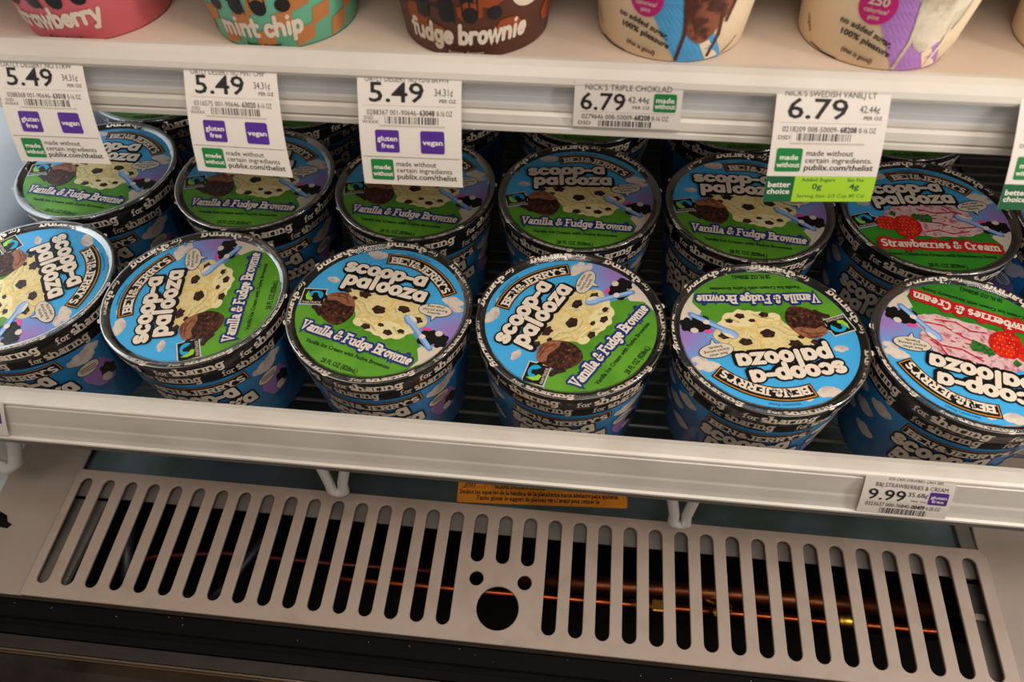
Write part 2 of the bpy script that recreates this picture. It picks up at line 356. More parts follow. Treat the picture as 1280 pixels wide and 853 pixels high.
class Art:
    def __init__(self): self.V = []; self.F = []; self.C = []   # V: (u, v, layer)
    def tri(self, pts, faces, col, ly):
        self.k = getattr(self, 'k', 0)+1; ly = ly+(self.k % 97)*0.0088
        b = len(self.V); self.V += [(p[0], p[1], ly) for p in pts]
        for f in faces: self.F.append(tuple(b+i for i in f)); self.C.append(col)
    def poly(self, pts, col, ly, T=ID):
        P = [T(*p) for p in pts]; self.tri(P, [tuple(range(len(P)))], col, ly)
    def fan(self, pts, col, ly, T=ID, rings=1, c=None):
        n = len(pts)
        c = c or (sum(p[0] for p in pts)/n, sum(p[1] for p in pts)/n)
        P = [T(*c)]; Fc = []
        for r in range(1, rings+1):
            k = r/rings; P += [T(c[0]+(p[0]-c[0])*k, c[1]+(p[1]-c[1])*k) for p in pts]
        for i in range(n): Fc.append((0, 1+i, 1+(i+1) % n))
        for r in range(rings-1):
            for i in range(n): Fc.append((1+r*n+i, 1+(r+1)*n+i, 1+(r+1)*n+(i+1) % n, 1+r*n+(i+1) % n))
        self.tri(P, Fc, col, ly)
    def ell(self, cx, cyy, rx, ry, col, ly, T=ID, n=24, rings=1, ang=0):
        c, s = math.cos(rad(ang)), math.sin(rad(ang))
        self.fan([(cx+c*rx*math.cos(a)-s*ry*math.sin(a), cyy+s*rx*math.cos(a)+c*ry*math.sin(a)) for a in [2*PI*i/n for i in range(n)]], col, ly, T, rings, (cx, cyy))
    def blob(self, cx, cyy, rx, ry, col, ly, T=ID, lobes=6, amp=.12, seed=0, n=30, jag=0.0, rings=1):
        rnd = random.Random(seed); ph = rnd.random()*6
        pts = []
        for i in range(n):
            a = 2*PI*i/n; k = 1+amp*abs(math.sin(lobes*a/2+ph))-amp*.5+rnd.uniform(-jag, jag)
            pts.append((cx+rx*k*math.cos(a), cyy+ry*k*math.sin(a)))
        self.fan(pts, col, ly, T, rings, (cx, cyy))
    def cloud(self, cx, cyy, s, ly, T=ID, n=16, rings=1):
        for dx, dy, r in ((-.62, -.05, .42), (0, .12, .58), (.6, 0, .44), (.1, -.22, .5), (-.3, -.2, .42), (.42, -.2, .4)):
            self.ell(cx+dx*s, cyy+dy*s, r*s, r*s*.8, 'ink_cloud', ly, T, n, rings)
    def rect(self, x0, y0, x1, y1, col, ly, T=ID, nx=1, r=0, ny=1):
        if r:
            self.poly(rounded([(x0, y0), (x1, y0), (x1, y1), (x0, y1)], r, 4), col, ly, T); return
        P, Fc = [], []; q = ny+1
        for i in range(nx+1):
            x = x0+(x1-x0)*i/nx; P += [T(x, y0+(y1-y0)*j/ny) for j in range(q)]
        for i in range(nx):
            for j in range(ny): Fc.append((q*i+j, q*i+q+j, q*i+q+j+1, q*i+j+1))
        self.tri(P, Fc, col, ly)
    def quad(self, p, col, ly, T=ID, n=6):
        P, Fc = [], []
        for i in range(n+1):
            t = i/n
            P += [T(p[0][0]+(p[1][0]-p[0][0])*t, p[0][1]+(p[1][1]-p[0][1])*t), T(p[3][0]+(p[2][0]-p[3][0])*t, p[3][1]+(p[2][1]-p[3][1])*t)]
        self.tri(P, [(2*i, 2*i+2, 2*i+3, 2*i+1) for i in range(n)], col, ly)
    def stroke(self, pts, w_, col, ly, T=ID, caps=False, ext=0.0, maxseg=1e9):
        P = [Vector(p) for p in pts]
        if ext and len(P) > 1:
            P[0] = P[0]+(P[0]-P[1]).normalized()*ext; P[-1] = P[-1]+(P[-1]-P[-2]).normalized()*ext
        Q = [P[0]]
        for a, b in zip(P, P[1:]):
            k = max(1, int((b-a).length/maxseg+.999))
            Q += [a+(b-a)*i/k for i in range(1, k+1)]
        P = Q; n = len(P); h = w_/2; L = []
        for i in range(n):
            d0 = (P[i]-P[i-1]) if i else (P[1]-P[0]); d1 = (P[i+1]-P[i]) if i < n-1 else (P[-1]-P[-2])
            if d0.length < 1e-9: d0 = d1
            if d1.length < 1e-9: d1 = d0
            d0 = d0.normalized(); d1 = d1.normalized()
            t = d0+d1
            if t.length < .6:   # sharp turn
                t = d1; k = 1
            else:
                t.normalize(); k = 1/max(.5, t.dot(d1))
            nn = Vector((-t.y, t.x))*h*k
            L += [T(*(P[i]+nn)), T(*(P[i]-nn))]
        self.tri(L, [(2*i, 2*i+1, 2*i+3, 2*i+2) for i in range(n-1)], col, ly)
        disc = set()
        if caps: disc |= {0, n-1}
        for i in range(1, n-1):
            if (P[i]-P[i-1]).normalized().dot((P[i+1]-P[i]).normalized()) < .8: disc.add(i)
        for i in disc: self.ell(P[i][0], P[i][1], h, h, col, ly, T, 12)
    def lettering(self, txt, T, w_, col, ly, style='slab', out=0.0, xs=1.0, track=0.0):
        x = 0.0
        for ch in txt:
            adv, main, ser = GL['a2' if (ch == 'a' and style == 'slab') else ch]
            for s in main:
                p = [(x+a*xs, b) for a, b in s]
                if style == 'slab' and not out: self.stroke(p, w_, col, ly, T)
                else: self.stroke(p, w_+2*out, col, ly, T, caps=True)
            if style == 'slab':
                for (sx, sy__, hw) in ser:
                    e = 0 if out else w_*.3
                    self.stroke([(x+(sx-hw-e)*xs, sy__), (x+(sx+hw+e)*xs, sy__)], w_*.62+2*out, col, ly, T, caps=bool(out))
            x += adv*xs+track
        return x
    def sans(self, txt, T, size, col, ly, bold=0.0, align='L', xs=1.0, fit=None, x=0.0, y=0.0):
        V, Fc, a, b = sans_mesh(txt, bold); wd = (b-a)
        if fit: xs = fit/(wd*size)
        ox = -a if align == 'L' else -(a+b)/2
        self.tri([T(x+(p[0]+ox)*size*xs, y+p[1]*size) for p in V], Fc, col, ly)
    def emit(self, name, M, parent=None):
        cols = sorted(set(self.C)); ix = {c: i for i, c in enumerate(cols)}
        o = mesh_obj(name, [M(*v) for v in self.V], self.F, cols, parent, [ix[c] for c in self.C])
        return o

# ------------------------------------------------------------------ structure of the freezer case
XL, XR = -0.487, 0.62
PZ = lambda y: -0.2075+(y-0.2572)*(0.0084/0.0924)     # the grille's slight forward slope
tag(box('wall_left', (XL-0.02, 0.10, -0.42), (XL, 0.85, 0.60), 'wall_enamel'), kind='structure')
tag(box('wall_right', (XR, 0.10, -0.42), (XR+0.02, 0.85, 0.60), 'wall_enamel'), kind='structure')
tag(box('wall_back', (XL-0.02, 0.85, -0.42), (XR+0.02, 0.87, 0.60), 'grey_metal'), kind='structure')
tag(box('floor', (XL-0.02, 0.02, -0.44), (XR+0.02, 0.87, -0.42), 'pit_black'), kind='structure')
tag(extrude_x('trim_1', [(0.158, -0.2235), (0.151, -0.2235), (0.151, -0.42), (0.158, -0.42)], XL, XR, 'pit_black'), kind='structure')
tag(extrude_x('trim_2', [(0.2427, -0.2145), (0.2640, -0.2125), (0.2640, -0.42), (0.2600, -0.42), (0.2600, -0.2160), (0.2427, -0.2160)], XL, XR, ['grey_metal', 'pit_black'], None, [0, 0, 0, 1, 0, 0]), kind='structure')

tag(box('added_dark_screen', (-0.3990, 0.158, -0.42), (-0.3970, 0.26, -0.2265), 'pit_black'), kind='structure')  # black sheet added to hide the lit left wall behind the slots
tag(box('added_shade_shelf', (XL+0.003, 0.338, 0.300), (XR-0.003, 0.85, 0.315), 'shelf_enamel'), kind='structure')  # unseen shelf added above the frame to shade the back of the pint deck

def plate(name, outline, holes, z0, m_, thick=0.0008, bev=0.0006, parent=None):
    c = bpy.data.curves.new(name, 'CURVE'); c.dimensions = '2D'; c.fill_mode = 'BOTH'; c.extrude = thick; c.bevel_depth = bev; c.bevel_resolution = 1
    for pts in [outline]+holes:
        s = c.splines.new('POLY'); s.points.add(len(pts)-1); s.use_cyclic_u = True
        for i, p in enumerate(pts): s.points[i].co = (p[0], p[1], 0, 1)
    t = bpy.data.objects.new('t', c); COL.objects.link(t)
    dg = bpy.context.evaluated_depsgraph_get(); me = bpy.data.meshes.new_from_object(t.evaluated_get(dg))
    bpy.data.objects.remove(t)
    me.name = name
    for v in me.vertices: v.co.z += PZ(v.co.y)+z0
    me.materials.clear(); me.materials.append(MATS[m_])
    for p in me.polygons: p.material_index = 0
    o = bpy.data.objects.new(name, me); COL.objects.link(o)
    if parent: o.parent = parent
    return o
def slot(x, y0, y1, w_=0.0122, n=9):
    h = w_/2
    return arc(x, y1-h, h, h, 0, 180, n)+arc(x, y0+h, h, h, 180, 360, n)
grille = empty('air_grille', (0, 0.16, -0.216))
tag(grille, 'long beige slotted metal grille with a round finger hole, below the tub shelf', 'grille')
holes = []
X0, DX, YT, YB = -0.4129, 0.020686, 0.2572, 0.1648
for i in range(37):
    holes.append(slot(X0+i*DX, 0.2156 if 17 <= i <= 19 else YB, YT))
holes.append(arc(-0.0595, 0.2030, 0.0063, 0.0063, 0, 350, 22)); holes.append(arc(-0.0206, 0.2030, 0.0063, 0.0063, 0, 350, 22))
holes.append(arc(-0.0400, 0.1817, 0.0172, 0.0172, 0, 354, 44))
outl = rounded([(-0.4255, 0.1555), (0.3480, 0.1555), (0.3465, 0.2580), (0.3416, 0.2634), (-0.4235, 0.2634)], 0.0015, 3)
p = plate('slotted_plate', outl, holes, 0, 'grille_enamel'); p.parent = grille; p.matrix_parent_inverse = Matrix.Translation(-grille.location)
def attach(o, par):
    o.parent = par; o.matrix_parent_inverse = Matrix.Translation(-Vector(par.location)); return o
# plates either side of the grille
t = empty('side_panel', (-0.455, 0.16, -0.22)); tag(t, 'beige sheet metal panel left of the slotted grille, with a dark notch', 'panel')
attach(plate('panel_sheet', [(XL+0.0008, 0.1555), (-0.4262, 0.1555), (-0.4242, 0.2640), (-0.4242, 0.36), (XL+0.0008, 0.36)],
      [[(-0.4830, 0.2075), (-0.4640, 0.2060), (-0.4612, 0.2105), (-0.4668, 0.2128), (-0.4700, 0.2180), (-0.4830, 0.2230)]], -0.0018, 'side_enamel'), t)
attach(box('notch_shade_sheet', (XL+0.0008, 0.19, -0.2300), (-0.452, 0.235, -0.2220), 'pit_black'), t)  # black sheet under the notch, standing in for the shade inside the gap
attach(plate('dark_nick', [(-0.4402, 0.2238), (-0.4345, 0.2214), (-0.4338, 0.2228), (-0.4372, 0.2250)], [], -0.0009, 'pit_black', 0.0002, 0), t)
t2 = empty('side_panel', (0.40, 0.16, -0.22)); tag(t2, 'beige sheet metal panel right of the slotted grille, starting with its own slot', 'panel')
hl = [slot(0.3805+i*DX, 0.1648, 0.2385) for i in range(10)]
attach(plate('panel_sheet', [(0.3488, 0.1555), (XR-0.001, 0.1555), (XR-0.001, 0.36), (0.3430, 0.36), (0.3430, 0.2640), (0.3474, 0.2586)], hl, -0.0018, 'side_enamel'), t2)
V3 = []
for (x, y) in [(0.371, .262), (0.3725, .243), (0.375, .237), (.362, .247), (.36, .21), (.405, .272), (.393, .285)]:
    attach(plate('screw_hole', arc(x, y, .0006, .0006, 0, 330, 10), [], -0.0009, 'pit_black', 0.0002, 0), t2)
# galvanised deck behind the grille
deck = empty('galvanised_tray', (-0.04, 0.30, -0.2135)); tag(deck, 'dull galvanised metal tray behind the grille, under the tub shelf', 'tray')
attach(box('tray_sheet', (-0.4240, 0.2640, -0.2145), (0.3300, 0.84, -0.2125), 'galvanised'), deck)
attach(box('tray_end', (0.3300, 0.2640, -0.2145), (0.3428, 0.84, -0.2085), 'grey_metal', None, 0.001), deck)

# things seen through the slots
def boxed(name, a, b, m_, label, cat, bev=0.0):
    return tag(box(name, a, b, m_, None, bev), label, cat)
boxed('support_ledge', (-0.4500, 0.156, -0.226), (-0.3965, 0.2425, -0.222), 'grey_metal', 'grey metal ledge seen through the leftmost grille slots', 'ledge')
tr = empty('support_bracket', (0.335, 0.2, -0.224)); tag(tr, 'grey metal support with two pale clips seen through the rightmost grille slot', 'bracket')
attach(box('bracket_plate', (0.3265, 0.156, -0.230), (0.352, 0.2425, -0.225), 'grey_metal'), tr)
for yy in (0.245, 0.212):
    attach(box('clip', (0.322, yy, -0.2240), (0.340, yy+0.005, -0.2200), 'side_enamel', None, 0.0006), tr)
tg = tube('copper_pipe', [(-0.19+0.028*i, 0.2045+0.0003*i, -0.250) for i in range(21)], 0.0035, 'copper'); tag(tg, 'thin bright copper pipe running lengthwise under the grille', 'pipe')
tg = tube('copper_pipe', [(-0.03, 0.2220, -0.258), (0.05, 0.2240, -0.258), (0.15, .2265, -0.258), (0.37, 0.2300, -0.258)], 0.0075, 'dull_copper'); tag(tg, 'thicker dull copper pipe under the grille, behind the thin one', 'pipe')
tg = tube('copper_pipe', [(0.13+0.016*math.sin(a*PI/8), 0.222-0.003*a, -0.246-0.016*math.cos(a*PI/8)+.004) for a in range(9)], 0.004, 'brass'); tag(tg, 'short curved brass coloured pipe bend under the right of the grille', 'pipe')
fit = empty('pipe_fitting', (0.0905, 0.2075, -0.25)); tag(fit, 'square brass nut on the thin copper pipe, right of the finger hole', 'fitting')
attach(box('nut', (0.0850, 0.2020, -0.2560), (0.0955, 0.2130, -0.2445), 'brass', None, 0.0015), fit)
attach(tube('collar', [(0.068, 0.2073, -0.25), (0.085, 0.2075, -0.25)], 0.0045, 'brass'), fit)
tg = tube('pipe_fitting', [(0.232, 0.211, -0.25), (0.238, 0.211, -0.25), (0.256, 0.2112, -0.25), (0.26, 0.2112, -0.25)], [0.004, 0.0075, 0.0075, 0.004], 'brass'); tag(tg, 'round brass coupling on the thin copper pipe, near the right of the grille', 'fitting')
tg = tube('red_wire', [(-0.40, .20, -.275), (-0.36, .215, -.27), (-0.30, .224, -.27), (-0.2, .226, -.275), (-.1, .23, -.28)], 0.002, 'red_wire'); tag(tg, 'dim red wire under the left half of the grille', 'wire')
tg = tube('black_hose', [(-0.385, .24, -.25), (-0.378, .21, -.255), (-0.372, .18, -.27), (-0.37, .165, -.33)], 0.005, 'dark_hose'); tag(tg, 'dark hose hanging under the left end of the grille', 'hose')
tg = tube('black_hose', [(-0.30, .165, -.26), (-0.275, .19, -.25), (-0.26, .23, -.25), (-.25, .25, -.27)], 0.004, 'dark_hose'); tag(tg, 'dark hose crossing under the grille, left of the copper pipe', 'hose')

# front ledge of the case, nearest the camera
fl = empty('front_bumper', (0, 0.10, -0.23)); tag(fl, 'black and bronze front bumper of the freezer along the bottom edge, below the grille', 'bumper')
attach(extrude_x('gasket', [(0.1550, -0.2185), (0.1530, -0.2205), (0.1528, -0.2235), (0.1400, -0.2225), (0.1385, -0.2245), (0.1345, -0.2240), (0.1335, -0.2205), (0.1270, -0.2200), (0.1262, -0.2225), (0.1262, -0.235), (0.155, -0.235)], XL, XR, ['gasket', 'bronze_trim'], None, [1]+[0]*10), fl)
attach(extrude_x('bronze_strip', [(0.1258, -0.2205), (0.1255, -0.2190), (0.1160, -0.2180), (0.1155, -0.2360), (0.1258, -0.2360)], XL, XR, 'bronze_trim'), fl)
attach(extrude_x('chrome_strip', [(0.1154, -0.2180), (0.1152, -0.2172), (0.1138, -0.2170), (0.1136, -0.2176), (0.1128, -0.2170), (0.1120, -0.2176), (0.1120, -0.2360), (0.1154, -0.2360)], XL, XR, 'chrome_line'), fl)
attach(extrude_x('glossy_cover', [(0.1119, -0.2185), (0.1040, -0.2165), (0.0950, -0.2180), (0.0850, -0.2230), (0.0400, -0.2300), (0.0400, -0.2450), (0.1119, -0.2450)], XL, XR, 'bumper_gloss'), fl)
rnd = random.Random(3)
crumbs = empty('ice_crumbs', (0, 0.14, -0.222))
V, Fc = [], []
for k in range(18):
    x = rnd.uniform(-.44, .2); y = rnd.uniform(.1405, .152); z = -0.2229; s = rnd.uniform(.0002, .0004)
    b = len(V); V += [(x-s, y-s*.6, z), (x+s, y-s*.4, z), (x+s*.3, y+s, z), (x, y, z+s)]
    Fc += [(b, b+1, b+3), (b+1, b+2, b+3), (b+2, b, b+3), (b, b+2, b+1)]
bpy.data.objects.remove(crumbs)
o = mesh_obj('frost_crumbs', V, Fc, 'tag_white'); tag(o, 'tiny white crumbs of frost scattered on the black gasket below the grille', 'crumbs', kind='stuff')

# ------------------------------------------------------------------ lower tub shelf
shelf = empty('tub_shelf', (0, 0.23, -0.1)); tag(shelf, 'lower freezer shelf, white wire rack with a plain white front rail, carrying the blue tubs', 'shelf')
SX0, SX1 = XL+0.003, XR-0.003
RAIL = [(0.2285, -0.0185), (0.2270, -0.0162), (0.2230, -0.0142), (0.2180, -0.0128), (0.2145, -0.0122), (0.2128, -0.0130),
        (0.2124, -0.0142), (0.2136, -0.0150), (0.2136, -0.0162), (0.2122, -0.0168), (0.2113, -0.0280), (0.2109, -0.0340), (0.2103, -0.0362), (0.2094, -0.0440), (0.2086, -0.0480),
        (0.2070, -0.0488), (0.2070, -0.0508), (0.2088, -0.0515), (0.2092, -0.0590), (0.2155, -0.0620), (0.2300, -0.0980), (0.2320, -0.0980), (0.2300, -0.0520)]
mi = [0]*len(RAIL)
rl = attach(extrude_x('price_rail', RAIL, SX0, SX1, ['rail_plastic', 'grey_metal'], None, [0]*16+[0, 1, 1, 1, 1, 0, 0]), shelf)
WY = [0.2345+0.0135*i for i in range(34)]
base = None
for y in WY:
    if base is None:
        base = tube('rack_wire', [(SX0, 0, 0), (SX1, 0, 0)], 0.0014, 'rack_wire', None, 8); o = base
    else:
        o = base.copy(); COL.objects.link(o)
    o.parent = shelf; o.location = (0, y-0.23, 0.0)
base = None
for k in range(4):
    x = -0.380+0.2535*k
    if base is None:
        base = tube('rack_bar', [(0, 0.262, 0), (0, 0.70, 0)], 0.0022, 'rack_wire', None, 8); o = base
    else:
        o = base.copy(); COL.objects.link(o)
    o.parent = shelf; o.location = (x, -0.23, -0.0040)
# white wire loops hanging below the rail
def loop(xa, xm, xb, zt, zb, y, r, name='support_loop'):
    pts = [(xa, y+.02, zt), (xa+(xm-xa)*.75, y, zb+.012)]
    pts += [(xm-.006*math.cos(a*PI/6)*1.0, y-.002, zb+.006-.006*math.sin(a*PI/6)) for a in range(1, 6)]
    pts += [(xb+(xm-xb)*.75, y, zb+.012), (xb, y+.02, zt)]
    return tube(name, pts, r, 'loop_wire', None, 10)
for args in ((-0.199, -0.1755, -0.156, -0.098, -0.1695, 0.2485, 0.0042), (0.076, 0.0965, 0.1125, -0.098, -0.1715, 0.2485, 0.0042)):
    attach(loop(*args), shelf)
attach(tube('support_loop', [(-0.480, 0.262, -0.10), (-0.476, 0.246, -0.132), (-0.466, 0.240, -0.158), (-0.453, 0.239, -0.166), (-0.444, 0.242, -0.158), (-0.438, 0.252, -0.135), (-0.434, 0.265, -0.10)], 0.0055, 'loop_wire', None, 12), shelf)

# orange warning label on the tray
st = empty('warning_sticker', (-0.013, 0.285, -0.2122), rad(3.2)); tag(st, 'orange printed sticker in Spanish and French on the metal tray, under the shelf front', 'sticker')
A = Art()
A.poly(rounded([(-.0735, -.0135), (.0735, -.0135), (.0735, .016), (-.0735, .016)], .002, 4), 'sticker_orange', 0)
def serif(A, txt, x, y, s, wtot, ly=1, col='tag_ink'):
    k = wtot/(width(txt)*s); A.lettering(txt, at(x, y, s, 0, k), .19, col, ly)
serif(A, "Faites glisser le support du plateau vers l'avant pour retirer-le.", -.056, -.0105, .0042, .107)
serif(A, "Deslice los soportes de la bandeja de la plataforma hacia adelante para quitarla.", -.0715, -.0052, .0042, .139)
serif(A, "SLIDE DECK FRAME", -.042, .0008, .0046, .045)
A.stroke([(-.070, .0008), (-.05, .0008), (-.05, .012), (-.070, .012), (-.070, .0008)], .0003, 'tag_ink', 1)
A.lettering('jmf', at(-.0685, .0018, .006, 0, 1, .3), .14, 'tag_ink', 1)
sh = A.emit('printed_sheet', lambda u, v, l: (u, v, 0.0001+l*0.00006), st)

# ------------------------------------------------------------------ upper shelf
us = empty('pint_shelf', (0, 0.34, 0.15)); tag(us, 'upper freezer shelf with rounded white lip and ribbed price channel, carrying the pints', 'shelf')
attach(box('shelf_deck', (SX0, 0.3345, 0.1500), (SX1, 0.80, 0.1580), 'deck_enamel'), us)
LIP = [(0.3400, 0.1580), (0.3380, 0.1610), (0.3350, 0.1634), (0.3310, 0.1642), (0.3270, 0.1628), (0.3235, 0.1592), (0.3222, 0.1565), (0.3228, 0.1545), (0.3260, 0.1535), (0.3300, 0.1530), (0.3340, 0.1500)]
attach(extrude_x('rounded_lip', LIP, SX0, SX1, 'shelf_enamel', None, None, True, 1, False), us)
CH = [(0.3262, 0.1534), (0.3262, 0.1500), (0.3260, 0.1497), (0.3262, 0.1494), (0.3262, 0.1462), (0.3260, 0.1459), (0.3262, 0.1456), (0.3262, 0.1428), (0.3256, 0.1416), (0.3253, 0.1392),
      (0.3258, 0.1386), (0.3258, 0.1378), (0.3238, 0.1366), (0.3230, 0.1322), (0.3242, 0.1316), (0.3242, 0.1308), (0.3226, 0.1302), (0.3224, 0.1276), (0.3234, 0.1266), (0.3300, 0.1266), (0.3300, 0.1534)]
attach(extrude_x('price_channel', CH, SX0, SX1, ['rail_plastic', 'rail_grey_strip'], None, [1]*8+[0]*13), us)

# ------------------------------------------------------------------ blue ice cream tubs
R0 = 0.0625
LID = [(0.0560, -0.0022), (0.0568, -0.0020), (0.0600, -0.0006), (0.0608, 0.0002), (0.0616, 0.0003), (0.0621, -0.0003), (0.0622, -0.0014), (0.0619, -0.0030), (0.0608, -0.0138), (0.0602, -0.0142), (0.0595, -0.0138)]
BODY = [(0.0570, -0.0100), (0.0596, -0.0110), (0.0590, -0.0240), (0.0510, -0.0965), (0.0504, -0.0975), (0.0494, -0.0970), (0.0490, -0.0940), (0.0, -0.0940)]
def clip_pt(x, y, r=.898):
    d = math.hypot(x, y)
    return (x, y) if d <= r else (x*r/d, y*r/d)
def disc_map(rot=0.0):
    return lambda u, v, l: ((u*R0), (v*R0), -0.0021+l*0.00007)
def smooth(pts, k=2):
    for _ in range(k):
        q = []
        for i in range(len(pts)):
            a, b = pts[i], pts[(i+1) % len(pts)]
            q += [(a[0]*.75+b[0]*.25, a[1]*.75+b[1]*.25), (a[0]*.25+b[0]*.75, a[1]*.25+b[1]*.75)]
        pts = q
    return pts
def lid_art(flavour):
    A = Art(); S = R0
    A.ell(0, 0, .905, .905, 'ink_sky', 0, n=96)
    # green hill, cut to the disc
    hill = [(-.9, -.30), (-.75, -.24), (-.6, -.2), (-.3, -.14), (0, -.11), (.3, -.13), (.5, -.19), (.6, -.26), (.70, -.40), (.80, -.42)]
    pts = [clip_pt(*p, .9) for p in hill]
    a0, a1 = math.degrees(math.atan2(pts[-1][1], pts[-1][0])), -180+math.degrees(math.atan2(-pts[0][1], -pts[0][0]))
    A.poly(pts+[(.9*math.cos(rad(a0+(a1-a0)*i/40)), .9*math.sin(rad(a0+(a1-a0)*i/40))) for i in range(1, 40)], 'ink_green' if flavour == 'v' else 'ink_deep_green', 1)
    # clouds
    A.cloud(-.69, .19, .075, 1); A.cloud(-.43, .71, .11, 1); A.cloud(-.36, .735, .07, 1)
    A.cloud(.68, .38, .12, 1); A.cloud(.76, .30, .08, 1); A.cloud(-.2, .79, .05, 1)
    # black and white patch at the lower right
    A.poly([clip_pt(*p) for p in [(.62, -.34), (.66, -.28), (.76, -.26), (.86, -.2), (.9, -.3), (.86, -.4), (.8, -.45), (.72, -.56), (.66, -.62), (.70, -.47)]], 'ink_cream', 2)
    A.blob(.66, -.18, .10, .11, 'ink_black', 3, amp=.3, lobes=5, seed=4); A.blob(.80, -.16, .07, .09, 'ink_black', 3, amp=.3, lobes=5, seed=9)
    A.blob(.74, -.08, .04, .035, 'ink_cream', 4, seed=3); A.blob(.60, -.08, .05, .04, 'ink_pink', 2, seed=3)
    # dark blotch ends
    if flavour == 'v':
        ice = [(-.46, .05), (-.44, .13), (-.36, .2), (-.30, .30), (-.1, .36), (.1, .36), (.28, .33), (.37, .2), (.48, .1), (.55, .04), (.56, -.04), (.50, -.1), (.50, -.17), (.43, -.21), (.42, -.27), (.36, -.32), (.3, -.31), (.24, -.37), (.18, -.335), (.12, -.35), (.06, -.315), (0, -.33), (-.05, -.29), (-.12, -.31), (-.19, -.27), (-.18, -.2), (-.24, -.12), (-.34, -.04), (-.42, 0)]
        A.poly(smooth(ice), 'print_vanilla', 2)
        A.poly(smooth([(-.19, -.27), (-.18, -.2), (-.08, -.16), (.02, -.17), (.12, -.13), (.25, -.12), (.38, -.14), (.5, -.1), (.50, -.17), (.43, -.21), (.42, -.27), (.36, -.32), (.3, -.31), (.24, -.37), (.18, -.335), (.12, -.35), (.06, -.315), (0, -.33), (-.05, -.29), (-.12, -.31)]), 'print_vanilla_light', 3)
        A.stroke([(.09, .2), (.10, .1), (.07, .02), (.11, -.05), (.06, -.12), (.10, -.18), (.04, -.22)], .018, 'print_swirl', 4)
        A.stroke([(.11, -.05), (.2, -.1), (.3, -.09), (.36, -.15)], .012, 'print_swirl', 4)
        A.stroke([(-.18, -.2), (-.06, -.17), (.02, -.2), (.12, -.14)], .012, 'print_swirl', 4)
        for q in ([(-.34, .02), (-.2, .0), (-.12, -.08), (-.02, -.12), (.08, -.1)], [(-.38, .22), (-.3, .12), (-.18, .06)], [(.13, .3), (.16, .18), (.14, .08), (.2, .0), (.18, -.06)], [(.3, .02), (.38, .06), (.44, .12)], [(-.1, -.22), (.02, -.24), (.1, -.29)], [(.26, -.18), (.34, -.24), (.4, -.22)], [(-.16, -.13), (-.22, -.08), (-.32, -.02)]):
            A.stroke(q, .022, 'print_vanilla_shade', 4, caps=True); A.stroke([(a+.006, b+.02) for a, b in q], .012, 'print_vanilla_light', 4, caps=True)
        for k in range(6):
            A.stroke([(-.3+.03*k, .05-.04*k), (-.2+.05*k, .12-.045*k), (-.08+.06*k, .13-.06*k)], .005, 'print_vanilla_light', 4)
        for (x, y, r, s) in ((-.252, .117, .06, 1), (-.002, -.022, .066, 2), (.245, .083, .058, 3), (-.456, .10, .04, 4), (.30, .25, .05, 5), (.446, -.0, .05, 6), (-.019, -.275, .045, 7), (.235, -.265, .045, 8), (.357, -.2, .035, 9), (-.40, .17, .04, 11), (-.33, .03, .03, 12), (.12, -.2, .03, 13)):
            A.blob(x, y, r*1.12, r*.80, 'print_chip', 5, lobes=5, amp=.25, seed=s, n=20, jag=.09)
        A.poly([(-.70, -.20), (-.60, -.22), (-.52, -.30), (-.56, -.34), (-.64, -.28), (-.70, -.26)], 'print_chip', 5)
        A.poly(smooth([(-.63, -.04), (-.46, .02), (-.30, -.02), (-.25, -.10), (-.22, -.20), (-.26, -.33), (-.33, -.39), (-.46, -.37), (-.56, -.31), (-.61, -.22)], 1), 'print_brownie', 6)
        A.poly([(-.63, -.05), (-.60, .0), (-.52, .05), (-.42, .06), (-.31, .0), (-.27, -.08), (-.36, -.10), (-.50, -.07), (-.58, -.11)], 'print_brownie_top', 7)
        for q in ([(-.58, -.02), (-.46, .0), (-.34, -.04)], [(-.55, .02), (-.44, .03)], [(-.54, -.14), (-.44, -.12), (-.36, -.16), (-.28, -.15)], [(-.57, -.2), (-.5, -.19), (-.44, -.24)]):
            A.stroke(q, .010, 'print_brownie', 8)
        for k in range(16):
            r_ = random.Random(k); A.blob(r_.uniform(-.54, -.27), r_.uniform(-.33, -.18), .014, .009, 'print_chip' if k % 3 else 'print_brownie_top', 8, seed=k, n=8, jag=.2)
        ban, txt, sub = 'ink_navy', 'Vanilla & Fudge Brownie', 'Vanilla Ice Cream with Fudge Brownies'
        subw = .98
    else:
        ice = [(-.52, -.02), (-.46, .08), (-.36, .14), (-.30, .30), (-.1, .34), (.15, .33), (.3, .27), (.38, .16), (.50, .08), (.52, .0), (.47, -.04), (.55, -.1), (.59, -.18), (.55, -.26), (.46, -.29), (.4, -.34), (.3, -.33), (.2, -.36), (.1, -.34), (0, -.37), (-.1, -.34), (-.2, -.35), (-.3, -.22), (-.44, -.12)]
        A.poly(smooth(ice), 'print_berry_cream', 2)
        for q in ([(-.3, .25), (-.1, .28), (.02, .22), (.1, .27)], [(.2, .22), (.3, .1), (.4, .05)], [(-.1, .12), (.1, .05), (.3, .08), (.42, .0)], [(-.12, -.1), (.1, -.12), (.3, -.2), (.5, -.17)], [(-.1, -.28), (.05, -.24), (.2, -.3), (.4, -.25)]):
            A.stroke(q, .022, 'print_berry_swirl', 3)
            A.stroke([(a, b-.025) for a, b in q], .010, 'ink_cream', 3)
        for k in range(26):
            r_ = random.Random(k+50); x, y = r_.uniform(-.1, .5), r_.uniform(-.3, .2)
            A.blob(x, y, r_.uniform(.01, .03), .012, 'print_berry_swirl' if k % 2 else 'ink_cream', 4, seed=k, n=9, jag=.3)
        A.blob(-.5, -.15, .13, .12, 'print_strawberry', 5, amp=.05, seed=2)
